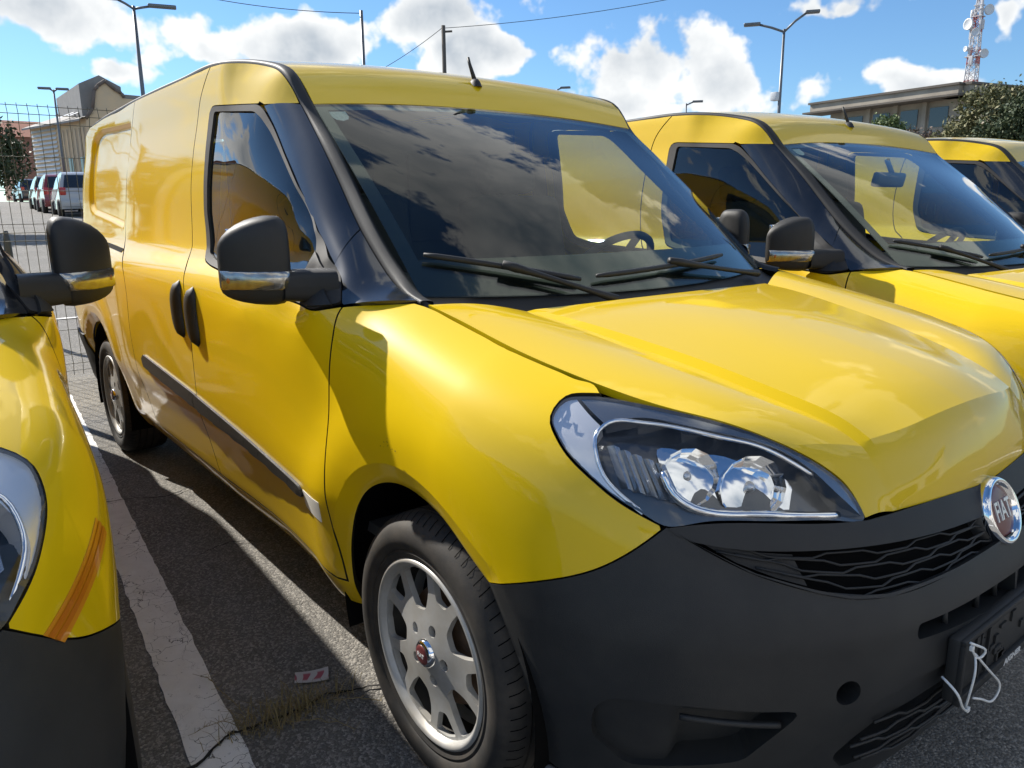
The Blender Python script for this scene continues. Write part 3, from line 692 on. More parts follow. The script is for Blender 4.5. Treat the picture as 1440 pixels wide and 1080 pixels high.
            put('side_moulding', T(sheet(ol, body, .012, .010, .0015, .02, (), zc)), 'black_plastic', pp)
        for (xa, zc_), pp in (((-1.318, .918), d), ((-1.480, .928), slid[i])):
            hd = MB(); rows = []
            for k in range(13):
                t = k/12; zz = zc_+.098-.196*t; wd = .042*math.sqrt(max(0, 1-(abs(2*t-1))**3.2))+.002; xo = xa-.022*sin(pi*t)*.8+(.02*t)
                rows.append([(lambda P: P)(off_wall([(xo+wd*cos(q), zz)], .002+.024*sin(q)*math.sqrt(max(0, 1-(abs(2*t-1))**4)))[0][0]) for q in np.linspace(0, pi, 11)])
            hd.grid(rows); h_ = hd if sg > 0 else hd.mirrored(); h_.build('door_handle', 'black_plastic', pp, recalc=True)
    # rail slot behind the sliding door
    for T in ((lambda q: q), mirror):
        put('slide_rail', T(sheet([(-2.49, 1.078), (-2.49, 1.094), (-3.60, 1.130), (-3.60, 1.112)], body, .03, .02, 0, .004, (), .0015)), 'void', root)
    # ---- front: bumper, grille, lamps
    slot = rounded([(.988, .532), (.990, .560), (1.20, .556), (STOT+.004, .552), (STOT+.004, .508), (1.2, .516)], [.012, .012, .01, .001, .001, .01], 5)
    hook = np.array([(.843+.023*cos(q), .470+.0225*sin(q)) for q in np.linspace(0, 2*pi, 20, endpoint=False)])
    fog = rounded([(.436, .345), (.440, .41), (.470, .440), (.62, .452), (.765, .446), (.725, .385), (.69, .330), (.50, .290)], .022, 4)
    lowg = rounded([(.90, .262), (.865, .300), (.945, .372), (1.08, .392), (STOT+.004, .395), (STOT+.004, .262)], [.01, .02, .03, .02, .001, .001], 5)
    cliph = lambda h: np.c_[np.minimum(h[:, 0], STOT), h[:, 1]]
    BUMP = cat(curve(BLINE)[:-1], curve(GLOW), [(STOT, .45), (STOT, .225), (1.1, .212), (.8, .205), (.55, .215), (.40, .235), (.336, .25)], ARCH_FB[::-1][4:-1])
    creaseL = curve([(.336, .52), (.45, .49), (.62, .478), (.80, .462), (1.0, .452), (STOT, .45)], step=.03)
    VEE = [(.72, .20), (.788, .324), (.862, .403), (.911, .438), (.993, .458), (STOT+.1, .466), (STOT+.1, .1)]
    def boff(s, z):
        P = np.c_[s, z]; zc = np.interp(s, creaseL[:, 0], creaseL[:, 1]); dd = np.clip(zc-z, 0, .12)
        r = -.13*dd*sstep(.34, .5, s); ins = inpoly(P, VEE); d = np.where(ins, pdist(P, VEE), 0); return r-.010*sstep(0, .012, d)
    slot2 = slot.copy()
    # the centre openings reach the middle line: cut them by leaving out the triangles, then lip
    def cut(vfn, polys, zr):
        return vfn
    slots_closed = [np.array([(a, b) for a, b in slot if a <= STOT-.0005] )]
    sl_half = rounded([(.988, .532), (.990, .560), (1.20, .556), (STOT-.0015, .552), (STOT-.0015, .508), (1.2, .516)], [.012, .012, .01, .0005, .0005, .01], 5)
    lg_half = rounded([(.90, .262), (.865, .300), (.945, .372), (1.08, .392), (STOT-.0015, .395), (STOT-.0015, .262)], [.01, .02, .03, .02, .0005, .0005], 5)
    bright = sheet(BUMP, body, .014, .009, .0, .058, [hook, fog, sl_half, lg_half], boff)
    bumper = put('bumper', join(bright, mirror(bright)), 'bumper_plastic', root)
    # pockets
    def pocket(ol, depth, m, name, pr, floor=True, scale_in=.010):
        a = sheet(ol, body, .02, .012, -.002, 0, (), lambda s, z: boff(s, z)-depth); return join(a, mirror(a))
    hk = sheet(hook, body, .02, .012, -.002, 0, (), lambda s, z: boff(s, z)-.035); put('opening_back', hk, 'void', bumper); put('opening_back', mirror(hk), 'void', bumper)
    put('slot_back', pocket(sl_half, .04, 'void', '', root), 'void', bumper)
    put('lower_grille_back', pocket(lg_half, .05, 'void', '', root), 'void', bumper)
    # fog lamp blank: a shelf on the inner half, a filled panel on the outer half
    fb = sheet(fog, body, .012, .010, -.001, 0, (), lambda s, z: boff(s, z)-.014-.040*sstep(.560, .585, s)*sstep(.432, .415, z))
    put('fog_blank', fb, 'bumper_plastic', bumper); put('fog_blank', mirror(fb), 'bumper_plastic', bumper)
    sh = MB(); P, N = off_wall([(x_, .421-.05*(x_-.58)) for x_ in np.linspace(.575, .735, 14)], -.012)
    sh.tube(P, .006, 8); sh.build('fog_ledge', 'bumper_plastic', bumper, recalc=True); sh.mirrored().build('fog_ledge', 'bumper_plastic', bumper, recalc=True)
    lw = [(s_, .228+.0*s_) for s_ in np.linspace(.338, .62, 16)]; P, N = off_wall(lw, .004); ll = MB(); ll.tube(P, [.004]+[.011]*9+[.010, .009, .008, .006, .004, .002], 8); ll.build('lower_lip', 'lip_grey', bumper, recalc=True); ll.mirrored().build('lower_lip', 'lip_grey', bumper, recalc=True)
    # lower grille bars
    def bars(name, lines, r, depth, pr, m='black_plastic'):
        for ln in lines:
            c_ = np.array(ln, float); P, N = off_wall(c_, -depth); mb_ = MB(); mb_.tube(P, r, 6); m2 = mb_.mirrored()
            if abs(c_[-1][0]-STOT) < 1e-6:      # reaches the middle: one bar across
                q = np.r_[P, P[::-1][1:]*np.array([1, -1, 1])]; mb_ = MB(); mb_.tube(q, r, 6); mb_.build(name, m, pr, recalc=True)
            else: mb_.build(name, m, pr, recalc=True); m2.build(name, m, pr, recalc=True)
    def hexline(z0f, s0, s1, amp, per, ph):
        o = []; s_ = s0; up = ph
        while s_ < s1:
            zz = z0f(s_); o += [(s_, zz+(amp if up else -amp)), (min(s_+per*.72, s1), z0f(min(s_+per*.72, s1))+(amp if up else -amp))]; s_ += per; up = not up
        o.append((s1, z0f(s1)+(amp if up else -amp))); return [q for i, q in enumerate(o) if i == 0 or q[0] > o[i-1][0]+1e-4]
    bars('lower_grille_bar', [dens(hexline(lambda s, k=k: .285+k*.022, .885+.02*abs(k-2), STOT, .0055, .085, k % 2 == 0), .03, False) for k in range(5)], .0032, .012, bumper)
    bars('slot_rib', [[(s_, .556), (s_, .512)] for s_ in (1.10, 1.22, 1.30)], .006, .020, bumper)
    # grille band above the bumper
    BAND = cat(curve(LAMP[9:14])[:-1], curve(LIPZ), curve(GTOP)[::-1], [(.60, .733)])
    band = sheet(BAND, body, .012, .009, .0012, .016, (), lambda s, z: .0+.004*sstep(.0, .012, z-np.interp(s, [q[0] for q in GTOP], [q[1] for q in GTOP])))
    grille = put('grille', join(band, mirror(band)), 'black_plastic', root)
    GOPEN = cat(curve(GTOP), curve(GLOW)[::-1][:-1]); gb = sheet(GOPEN, body, .02, .012, -.002, 0, (), -.026)
    put('grille_back', join(gb, mirror(gb)), 'void', grille)
    def gz(t): return lambda s: (1-t)*np.interp(s, [q[0] for q in GTOP], [q[1] for q in GTOP])+t*np.interp(s, [q[0] for q in GLOW], [q[1] for q in GLOW])
    bars('grille_bar', [dens(hexline(gz(t), s0, STOT, .0036, .105, k % 2 == 0), .012, False) for k, (t, s0) in enumerate(((.10, .64), (.26, .66), (.42, .69), (.58, .72), (.74, .76), (.90, .82)))], .0021, .008, grille)
    gs = sheet(cat([(s_, gz(.93)(s_)) for s_ in np.linspace(.64, STOT, 30)], [(s_, gz(1.0)(s_)) for s_ in np.linspace(STOT, .60, 30)]), body, .02, .012, 0, .015, (), .004); put('grille_rim', join(gs, mirror(gs)), 'bumper_plastic', grille)
    gbk = sheet(cat([(.64, .722), (.70, .711), (.79, .7), (.80, .652), (.75, .668), (.69, .692)]), body, .012, .01, 0, 0, (), -.014); put('grille_blank', gbk, 'black_plastic', grille); put('grille_blank', mirror(gbk), 'black_plastic', grille)
    # badge
    bm_ = Matrix.Rotation(radians(-22), 3, 'Y')
    def onb(v): q = bm_ @ Vector(v); return (q.x+.778, q.y, q.z+.664)
    def disk(prof, n=48): m_ = MB(); m_.lathe(prof, n, 'x'); m_.v = [onb(q) for q in m_.v]; return m_
    badge = disk([(.0, .004), (.052, .004), (.055, .012), (.061, .016), (.066, .012), (.0685, .002), (.069, -.02)]).build('badge', 'chrome', root, recalc=True)
    disk([(.0, .0085), (.040, .008), (.052, .0055), (.0535, .004)]).build('badge_face', 'badge_red', badge, recalc=True)
    tv, tf = text_mesh('FIAT', .043, .0014, .0006); tm = MB(); tm.add([onb((.0095+z_, x_*.82, y_*1.25)) for x_, y_, z_ in tv], tf); tm.build('badge_lettering', 'satin_silver', badge, smooth=False)
    bo = disk([(.0, -.004), (.072, -.004), (.080, -.02), (.082, -.05)]); bo.build('badge_boss', 'black_plastic', badge, recalc=True)
    # headlamps
    lampo = smoothpoly(LAMP, .009); lampo = inset(lampo, .0025)
    CL = [(.552, .763), (.518, .788), (.489, .817), (.475, .855), (.474, .882), (.489, .897), (.55, .904), (.619, .899), (.722, .881), (.801, .861), (.881, .812), (.922, .765)]
    for i, T in enumerate(((lambda q: q), mirror)):
        hl = put('headlight', T(sheet(lampo, body, .014, .009, 0, .012, (), lambda s, z: -.050*sstep(0, .022, pdist(np.c_[s, z], lampo)))), 'lamp_dark', root)
        lens = put('lens', T(sheet(lampo, body, .014, .009, 0, .006, (), lambda s, z: .002+.004*sstep(0, .05, pdist(np.c_[s, z], lampo)))), 'lens', hl)
        io = curve(CL, step=.01); left = [q for q in curve(LAMP[:9], step=.01)]; 
        boff2 = lambda s, z: -.004-.020*sstep(.0, .05, pdist(np.c_[s, z], lampo))
        bzl = inset(np.array(cat(curve(LAMP[1:9], step=.01), curve(CL[:6], step=.01))), .003); put('bezel', T(sheet(bzl, body, .012, .009, 0, .03, (), boff2)), 'satin_silver', hl)
        bzt = inset(np.array(cat(curve(LAMP[13:]+LAMP[:2], step=.01), curve(CL[5:], step=.01))), .003); put('bezel_top', T(sheet(bzt, body, .012, .009, 0, .03, (), boff2)), 'lamp_smoke', hl)
        def tubeon(name, pts, r, d, m):
            P, N = off_wall(curve(pts, step=.012), d); t_ = MB(); t_.tube(P, r, 8); t_ = t_ if i == 0 else t_.mirrored(); return t_.build(name, m, hl, recalc=True)
        tubeon('chrome_ring', CL[:11], .0042, -.013, 'chrome')
        tubeon('light_blade', [(.600, .832), (.606, .805), (.630, .781), (.664, .770), (.735, .765), (.82, .757), (.905, .748)], .0075, -.016, 'chrome')
        for (cs, cz_, rr_) in ((.648, .832, .052), (.768, .812, .058)):
            P, N = off_wall([(cs, cz_)], -.046); c_ = Vector(P[0]); ax = Vector((.80, -.56, .12)).normalized(); q_ = ax.to_track_quat('Z', 'Y').to_matrix()
            d_ = MB(); pr_ = [(.008, -.028)]+[(r_*rr_, -.030+.048*(r_**2)) for r_ in np.linspace(.2, 1, 9)]
            d_.lathe(pr_, 14, 'z'); d_.v = [tuple(q_ @ Vector(v)+c_) for v in d_.v]; d_ = d_ if i == 0 else d_.mirrored(); d_.build('reflector', 'chrome', hl, smooth=False)
            b_ = MB(); b_.lathe([(.0, .012), (.007, .010), (.009, .0), (.009, -.028)], 16, 'z'); b_.v = [tuple(q_ @ Vector(v)+c_) for v in b_.v]; b_ = b_ if i == 0 else b_.mirrored(); b_.build('bulb', 'satin_silver', hl)
        fw = sheet(rounded([(.595, .880), (.70, .868), (.80, .845), (.86, .805), (.86, .768), (.66, .780), (.605, .81)], .012, 3), body, .02, .02, 0, 0, (), lambda s, z: -.042+.006*np.sin(62*s+.6)+.003*np.sin(48*z)-.010*sstep(.83, .79, z)); put('reflector_wall', T(fw), 'chrome', hl)
        fc = MB()
        for k in range(5):
            P, N = off_wall([(.495+.022*k, .872-.006*k), (.515+.022*k, .80-.004*k)], [-.030, -.034]); a_, b_2 = Vector(P[0]), Vector(P[1]); sd = Vector((.012, .006, 0)); nn = Vector(N[0])*.008
            fc.add([a_, a_+sd+nn, b_2+sd+nn, b_2, a_+sd*1.7, b_2+sd*1.7], [(0, 1, 2, 3), (1, 4, 5, 2)])
        fc = fc if i == 0 else fc.mirrored(); fc.build('signal_reflector', 'lamp_grey', hl, smooth=False)
    # plate holder
    ph = MB(); ph.rbox((.832, 0, .452), (.022, .57, .125), .006); holder = ph.build('plate_holder', 'black_plastic', root, smooth=True, sharp=30)
    fr_ = MB()
    for c_, d_ in (((.846, 0, .511), (.010, .57, .010)), ((.846, 0, .397), (.012, .57, .018)), ((.846, -.279, .452), (.010, .012, .11)), ((.846, .279, .452), (.010, .012, .11))): fr_.rbox(c_, d_, .003)
    r2 = random.Random(3)
    for k in range(26):
        y_ = -.235+.47*r2.random(); z_ = .415+.085*r2.random(); fr_.box((.8445, y_, z_), (.005, .008+.022*r2.random(), .006+.016*r2.random()))
    for y_ in (-.20, -.165, .12, .19): fr_.box((.845, y_, .455), (.006, .006, .088))
    fr_.build('holder_rim', 'black_plastic', holder, sharp=30)
    tv, tf = text_mesh('AIGNER', .017, .0003, .0005); tm = MB(); tm.add([(.8525+z_, x_*1.35-.045, y_+.397) for x_, y_, z_ in tv], tf); tm.build('holder_lettering', 'text_white', holder, smooth=False)
    # ---- mirrors
    for sg in (1, -1):
        mir = MB(); rows = []
        ts = [0, .04, .12, .25, .4, .55, .7, .82, .91, .97, 1.0]; sc_ = [.55, .82, .96, 1, 1, 1, .985, .95, .88, .75, .5]
        for t, k in zip(ts, sc_):
            y_ = -.898-.137*t; xb = -.622-.012*t; xf = -.482-.010*t-.108*t**2.2; zt = 1.250-.012*t-.045*t**3; zb = 1.030+.002*t+.018*t**3
            cx_, hx = (xb+xf)/2, (xf-xb)/2*k; cz_, hz = (zt+zb)/2, (zt-zb)/2*(.35+.65*k)
            rows.append([(cx_+hx*np.sign(cos(q))*abs(cos(q))**.55, y_, cz_+hz*np.sign(sin(q))*abs(sin(q))**.60) for q in np.linspace(0, 2*pi, 49)])
        mir.grid(rows); mir.f.append(tuple(range(0, 48))); b_ = 10*49; mir.f.append(tuple(b_+i for i in reversed(range(48))))
        mo = (mir if sg > 0 else mir.mirrored()).build('side_mirror', 'black_plastic', root, recalc=True, sharp=50)
        sgn_ = MB(); rw = []
        for zz in (1.070, 1.076, 1.110, 1.116):
            r = []
            for t in np.linspace(.03, .99, 22):
                k = np.interp(t, ts, sc_); xb = -.622-.012*t; xf = -.482-.010*t-.108*t**2.2; cx_, hx = (xb+xf)/2, (xf-xb)/2*k; zt = 1.250-.012*t-.045*t**3; zb = 1.030+.002*t+.018*t**3; cz_, hz = (zt+zb)/2, (zt-zb)/2*(.35+.65*k)
                sn = np.clip(abs((zz-cz_)/hz), 0, .999)**(1/.60); cs = math.sqrt(1-sn*sn); r.append((cx_+hx*cs**.55+(.005 if 1.072 < zz < 1.114 else -.002), -.898-.137*t-(.004*(t > .9)), zz))
            rw.append(r)
        sgn_.grid(rw); (sgn_ if sg > 0 else sgn_.mirrored()).build('turn_signal', 'signal_refl', mo, recalc=True)
        rw2 = [[(p[0]+.0035, p[1], p[2]) for p in r] for r in rw]; s2 = MB(); s2.grid(rw2); (s2 if sg > 0 else s2.mirrored()).build('signal_cover', 'signal_lens', mo, recalc=True)
        ab = MB(); ab.rbox((-.589, -1.022, 1.093), (.020, .016, .016), .006); (ab if sg > 0 else ab.mirrored()).build('signal_bulb', 'amber', mo)
        gl_ = MB(); gl_.rbox((-.628, -.962, 1.140), (.012, .092, .150), .004); (gl_ if sg > 0 else gl_.mirrored()).build('mirror_glass', 'mirror_glass', mo)
        ar = MB(); rows = []
        for t in np.linspace(0, 1, 9):
            y_ = -.925+.105*t; cx_ = -.540+.075*t; hx = .055-.006*sin(pi*t); cz_ = 1.078; hz = .037+.004*t
            rows.append([(cx_+hx*np.sign(cos(q))*abs(cos(q))**.5, y_, cz_+hz*np.sign(sin(q))*abs(sin(q))**.5) for q in np.linspace(0, 2*pi, 29)])
        ar.grid(rows); (ar if sg > 0 else ar.mirrored()).build('mirror_arm', 'black_plastic', mo, recalc=True)
        sail = sheet([(-.59, 1.046), (-.565, 1.150), (-.51, 1.118), (-.44, 1.068), (-.392, 1.034), (-.47, 1.028)], body, .02, .012, 0, .012, (), .010); put('mirror_base', sail if sg > 0 else mirror(sail), 'black_plastic', mo)
    # ---- wipers
    def wpt(px_a, px_b, o): return wsn(px_a, px_b, o)
    for nm, tip, end, a0, a1 in (('wiper', (.155, -.93), (.035, -.40), (.095, -.68), (-.045, -.30)), ('wiper', (.045, -.32), (.085, .56), (.075, .10), (-.03, .78))):
        wb = MB(); wb.tube([wsn(tip[0]+(end[0]-tip[0])*t, tip[1]+(end[1]-tip[1])*t, .006+.010) for t in np.linspace(0, 1, 14)], [.005]+[.0075]*12+[.005], 8)
        wob = wb.build('wiper', 'black_plastic', root, recalc=True)
        wa = MB(); wa.tube([wsn(a0[0]+(a1[0]-a0[0])*t, a0[1]+(a1[1]-a0[1])*t, .026-.012*t) for t in np.linspace(0, 1, 10)], [.010, .012, .009, .0075, .007, .007, .007, .008, .010, .012], 8); wa.build('wiper_arm', 'black_plastic', wob, recalc=True)
    # ---- roof aerial
    an = MB(); an.lathe([(.0, .020), (.009, .018), (.015, .008), (.020, -.008)], 20, 'z', (-.975, 0, 1.672)); rows = an; an.v = [(x_+.25*(z_-1.67)*0+(x_+.975)*.6, y_, z_) for x_, y_, z_ in an.v]
    an.tube([(-.975, 0, 1.685), (-1.005, 0, 1.745), (-1.012, 0, 1.765)], [.008, .0055, .005], 8)
    an.build('aerial', 'black_plastic', root, recalc=True)
    # ---- wheels and wells
    for sg in (-1, 1):
        wheel(root, 0., sg*.842, sg); wheel(root, -3.105, sg*.832, sg)
        for xc, A_ in ((-.015, None), (-3.105, None)):
            wl = MB(); wl.lathe([(.385, .0), (.385, -.30)], 40, 'y', (xc, sg*.86 if sg < 0 else sg*.86-.0, .31), -.3, pi+.3)
            if sg < 0: wl.v = [(x_, 2*(-.86)-y_, z_) for x_, y_, z_ in wl.v]
            wl.build('wheel_well', 'void', root)
    ub = MB(); ub.box((-1.55, 0, .30), (4.0, 1.40, .10)); ub.box((.22, 0, .30), (.66, .96, .1)); ub.box((-1.55, -.74, .33), (2.1, .10, .08)); ub.box((-1.55, .74, .33), (2.1, .10, .08)); ub.build('underbody', 'void', root, smooth=False)
    ib = MB(); ib.box((.16, 0, .60), (.60, 1.0, .36)); ib.box((.0, 0, .80), (.35, 1.1, .2)); ib.build('engine_bay', 'void', root, smooth=False)
    # rear bumper and rear doors
    rb = sheet([(-3.47, .595), (-3.83, .615), (-3.87, .60), (-3.87, .30), (-3.47, .28)], body, .03, .02, 0, .03, (), .008); put('rear_bumper_end', rb, 'black_plastic', root); put('rear_bumper_end', mirror(rb), 'black_plastic', root)
    rd = MB(); rows = []
    for z_ in np.linspace(.34, 1.68, 20): h_ = float(W(-3.82, z_)); rows.append([(-3.84-.03*(1-(b/1.)**2), h_*b, z_) for b in np.linspace(-1, 1, 16)])
    rd.grid(rows, True); rd.build('rear_doors', 'yellow', root, recalc=True)
    # ---- cabin
    bh = MB(); bh.box((-1.60, 0, .68), (.03, 1.60, .72)); bh.box((-1.602, 0, 1.30), (.03, 1.32, .62)); bhd = bh.build('bulkhead', 'bulkhead', root, smooth=False)
    fr2 = MB(); fr2.rbox((-1.578, .28, 1.30), (.02, .40, .36), .008); fr2.build('bulkhead_panel', 'interior_grey', bhd, sharp=30)
    [(lambda q: (q.box((-1.581, y_, 1.245), (.004, .012, .075)), q.build('bulkhead_mark', 'text_white', bhd, smooth=False)))(MB()) for y_ in (-.36, -.235)]
    fl = MB(); fl.box((-.75, 0, .47), (1.5, 1.6, .03)); fl.build('cabin_floor', 'interior_grey', root, smooth=False)
    hd = MB(); hd.grid([[(x_, y_, 1.655+.05*(-x_-.95)-.05*(y_/.62)**2-(.07 if x_ > -1.0 else 0)) for y_ in np.linspace(-.64, .64, 12)] for x_ in np.linspace(-1.6, -.93, 8)]); hd.build('headliner', 'headliner', root)
    # door inner trim
    for sg in (1, -1):
        it = sheet([(-.36, .42), (-.40, .98), (-.56, 1.02), (-1.30, 1.06), (-1.44, 1.07), (-1.44, .42)], body, .05, .04, 0, 0, (), -.06); put('door_trim', it if sg > 0 else mirror(it), 'interior_grey', root)
        pt_ = sheet([(-1.45, 1.08), (-1.45, 1.50), (-1.56, 1.50), (-1.56, 1.08)], body, .05, .04, 0, 0, (), -.055); put('pillar_inner', pt_ if sg > 0 else mirror(pt_), 'interior_grey', root)
    # dashboard: loft across the cabin
    prof_d = [(-.14, 1.035), (-.25, 1.068), (-.42, 1.085), (-.56, 1.075), (-.63, 1.04), (-.66, .97), (-.62, .85), (-.60, .70), (-.50, .60)]
    da = MB(); rows = []
    for b in np.linspace(-1, 1, 25): rows.append([(x_-.14*b*b, (.74 if x_ < -.5 else .64)*b, z_+(.030*np.exp(-((b-.42)/.22)**2) if -.62 < x_ < -.3 else 0)) for x_, z_ in curve(prof_d, 30)])
    da.grid(rows); dash = da.build('dashboard', 'dash', root, recalc=True)
    # steering wheel on the left
    sw = MB(); q_ = Matrix.Rotation(radians(-45), 3, 'Y'); c_ = Vector((-.70, .38, 1.035)); ring = []
    for a in range(48):
        A_ = 2*pi*a/48; ring.append([tuple(q_ @ Vector(((.182+.014*cos(p_))*cos(A_), (.182+.014*cos(p_))*sin(A_), .014*sin(p_)))+c_) for p_ in np.linspace(0, 2*pi, 11)])
    ring.append(ring[0]); sw.grid(ring)
    for A_ in (0.15, pi-.15, -pi/2): sw.tube([q_ @ Vector((.05*cos(A_), .05*sin(A_), -.02))+c_, q_ @ Vector((.175*cos(A_), .175*sin(A_), 0))+c_], .014, 6)
    hub = MB(); hub.rbox((0, 0, 0), (.15, .14, .05), .02); sw.add([q_ @ Vector(v)+c_-q_ @ Vector((0, 0, .02)) for v in hub.v], hub.f); sw.tube([c_, c_+Vector((.20, 0, -.12))], .03, 8)
    sw.build('steering_wheel', 'dash', root, recalc=True)
    for y_ in (.40, -.36):
        se = MB(); Rr = Matrix.Rotation(radians(14), 3, 'Y'); se.rbox((-.98, y_, .70), (.50, .50, .16), .05, None, 3); se.rbox((-1.24, y_, 1.00), (.14, .48, .62), .06, Matrix.Rotation(radians(-12), 3, 'Y'), 3)
        seat = se.build('seat', 'seat_fabric', root, recalc=True); hr = MB(); hr.rbox((-1.325, y_, 1.40), (.10, .26, .17), .04, Matrix.Rotation(radians(-10), 3, 'Y'), 3); hr.tube([(-1.31, y_-.05, 1.27), (-1.32, y_-.05, 1.36)], .007, 6); hr.tube([(-1.31, y_+.05, 1.27), (-1.32, y_+.05, 1.36)], .007, 6); hr.build('headrest', 'seat_fabric', seat, recalc=True)
    return root
mat('signal_refl', (.75, .74, .70), .22, .85, var=(60, .5, (.45, .30, .18)))
def copy_tree(o, parent=None):
    c = o.copy(); COL.objects.link(c); c.parent = parent
    for ch in [x for x in bpy.data.objects if x.parent is o]: copy_tree(ch, c)
    return c
van = build_van()
KIDS = {}
for o in bpy.data.objects:
    if o.parent: KIDS.setdefault(o.parent.name, []).append(o)
def clone(o, parent=None):
    c = o.copy(); COL.objects.link(c); c.parent = parent
    for ch in KIDS.get(o.name, []): clone(ch, c)
    return c
POSE = {'left': (-.364, -2.289, .002, -3.864), 'right': (.166, 2.095, -.032, -3.842), 'far': (.14, 4.83, -.03, -3.8)}
others = {}
for k, (x, y, z, r) in POSE.items():
    c = clone(van); c.location = (x, y, z); c.rotation_euler = (0, 0, radians(r)); others[k] = c
tag(van, 'yellow cargo van with white cable ties hanging from its plate holder', 'van', 'yellow vans parked side by side')
tag(others['left'], 'yellow cargo van with orange reflective tape on its front corner', 'van', 'yellow vans parked side by side')
tag(others['right'], 'yellow cargo van between two others, rear-view mirror visible through its windscreen', 'van', 'yellow vans parked side by side')
tag(others['far'], 'yellow cargo van at the end of the row, nearest the old concrete building', 'van', 'yellow vans parked side by side')
mat('amber_dark', (.62, .17, .006), .35, coat=.4); mat('mirror_case', (.10, .11, .115), .4)
# ------------------------------------------------------------------ what sets the single vans apart
def ties():
    pts = [[(-.301, .528), (-.275, .514), (-.256, .496), (-.262, .489), (-.291, .514)], [(-.269, .493), (-.229, .456), (-.181, .415), (-.158, .381), (-.173, .368), (-.213, .381), (-.253, .400)],
           [(-.273, .497), (-.287, .479), (-.292, .447), (-.283, .395)], [(-.343, .469), (-.350, .455), (-.332, .427), (-.301, .401), (-.272, .386)], [(-.292, .517), (-.304, .502)]]
    for k, ln in enumerate(pts[:4]):
        m_ = MB(); c_ = curve([(.862+.010*sin(3.1*i/max(1, len(ln)-1))-(.022 if k == 3 and i == 0 else 0), y, z) for i, (y, z) in enumerate(ln)], step=.008); m_.tube(c_, .0022, 6)
        e = c_[-1]; 
        if k in (0, 3): m_.rbox(tuple(e), (.006, .009, .009), .001)
        m_.build('cable_tie', 'tie_white', van)
ties()
wp = sheet(rounded([(-.520, .549), (-.410, .547), (-.418, .488), (-.520, .500)], .004, 3), body, .02, .012, 0, .001, (), .0012); put('white_patch', wp, 'tape_white', van)
# orange tape on the left van
m = mat('orange_tape', (.75, .27, .01), .35, coat=.4); n = NG(m.node_tree); b = [x for x in m.node_tree.nodes if x.type == 'BSDF_PRINCIPLED'][0]
OT = [(.525, .706), (.487, .676), (.255, .735), (.285, .772)]
tp = mirror(sheet(OT, body, .015, .01, 0, .001, (), .0015)); put('reflective_tape', tp, 'orange_tape', others['left'])
for k in (.30, .62):
    a0 = np.array(OT[0])*(1-k)+np.array(OT[1])*k; b0 = np.array(OT[3])*(1-k)+np.array(OT[2])*k; d_ = np.array([.004, .004])
    put('tape_stripe', mirror(sheet([tuple(a0-d_), tuple(a0+d_), tuple(b0+d_), tuple(b0-d_)], body, .02, .012, 0, 0, (), .0026)), 'amber_dark', others['left'])
for k in ('right', 'far'):
    rv = MB(); rv.rbox((-.725, -.02, 1.405), (.035, .24, .068), .015, Matrix.Rotation(radians(12), 3, 'Y'), 3); rv.tube([(-.715, -.01, 1.43), (-.75, -.01, 1.50)], .012, 8); o = rv.build('rear_view_mirror', 'mirror_case', others[k], recalc=True)

mat('chip', (.12, .07, .03), .8); ch = MB(); r = random.Random(4)
for k in range(13):
    s0, z0 = r.gauss(-.085, .022), r.gauss(.775, .010); q = .0008+.0012*r.random(); P_, N_ = off_wall([(s0-q, z0), (s0, z0-q*.7), (s0+q, z0), (s0, z0+q*.8)], .0006); ch.add(P_, [(0, 1, 2, 3)])
o = ch.build('paint_chips', 'chip', van, smooth=False); o['kind'] = 'stuff'
# ------------------------------------------------------------------ ground
def ground_z(x): return float(np.interp(-x, [6.5, 29., 40., 62., 90.], [0., 1.05, 1.3, 1.9, 2.1]))
def asphalt():
    m = mat('asphalt', (.1, .1, .1), .92, spec=.3); n = NG(m.node_tree); b = [x for x in m.node_tree.nodes if x.type == 'BSDF_PRINCIPLED'][0]
    tc = n.n('ShaderNodeTexCoord').outputs['Object']
    v = n.n('ShaderNodeTexVoronoi'); n.l(tc, v.inputs['Vector']); v.inputs['Scale'].default_value = 150
    sv = n.n('ShaderNodeSeparateColor'); n.l(v.outputs['Color'], sv.inputs[0])
    big = n.noise(tc, 1.3, 5, .6); mid = n.noise(tc, 9, 5, .65); fine = n.noise(tc, 260, 3, .6)
    stone = n.rmap(sv.outputs[0], .45, 1.0, 0, 1)
    base = n.mix(n.rmap(big, .3, .7), (.165, .157, .142, 1), (.26, .248, .226, 1))
    base = n.mix(n.math('MULTIPLY', n.rmap(mid, .45, .75), .6), base, (.115, .11, .10, 1))
    base = n.mix(n.rmap(n.noise(tc, .55, 6, .7), .55, .72, 0, .55), base, (.085, .08, .073, 1))
    c = n.mix(n.math('MULTIPLY', stone, .75), base, (.52, .49, .44, 1))
    c = n.mix(n.rmap(fine, .35, .62, .55, 0), c, (.06, .057, .053, 1)); n.l(c, b.inputs['Base Color'])
    h = n.math('ADD', n.math('MULTIPLY', n.math('SUBTRACT', .6, v.outputs['Distance']), .8), n.math('MULTIPLY', fine, .5))
    bp = n.n('ShaderNodeBump'); bp.inputs['Strength'].default_value = .75; bp.inputs['Distance'].default_value = .005; n.l(h, bp.inputs['Height']); n.l(bp.outputs[0], b.inputs['Normal'])
asphalt()
xs = [600, 100, 40, 12, 0, -6.5, -9, -14, -22, -29, -40, -62, -90, -200, -600]
gm = MB(); gm.grid([[(x, y, ground_z(x)) for y in (-600, -60, -10, 0, 10, 60, 600)] for x in xs]); structure(gm.build('ground', 'asphalt', smooth=False, recalc=False))
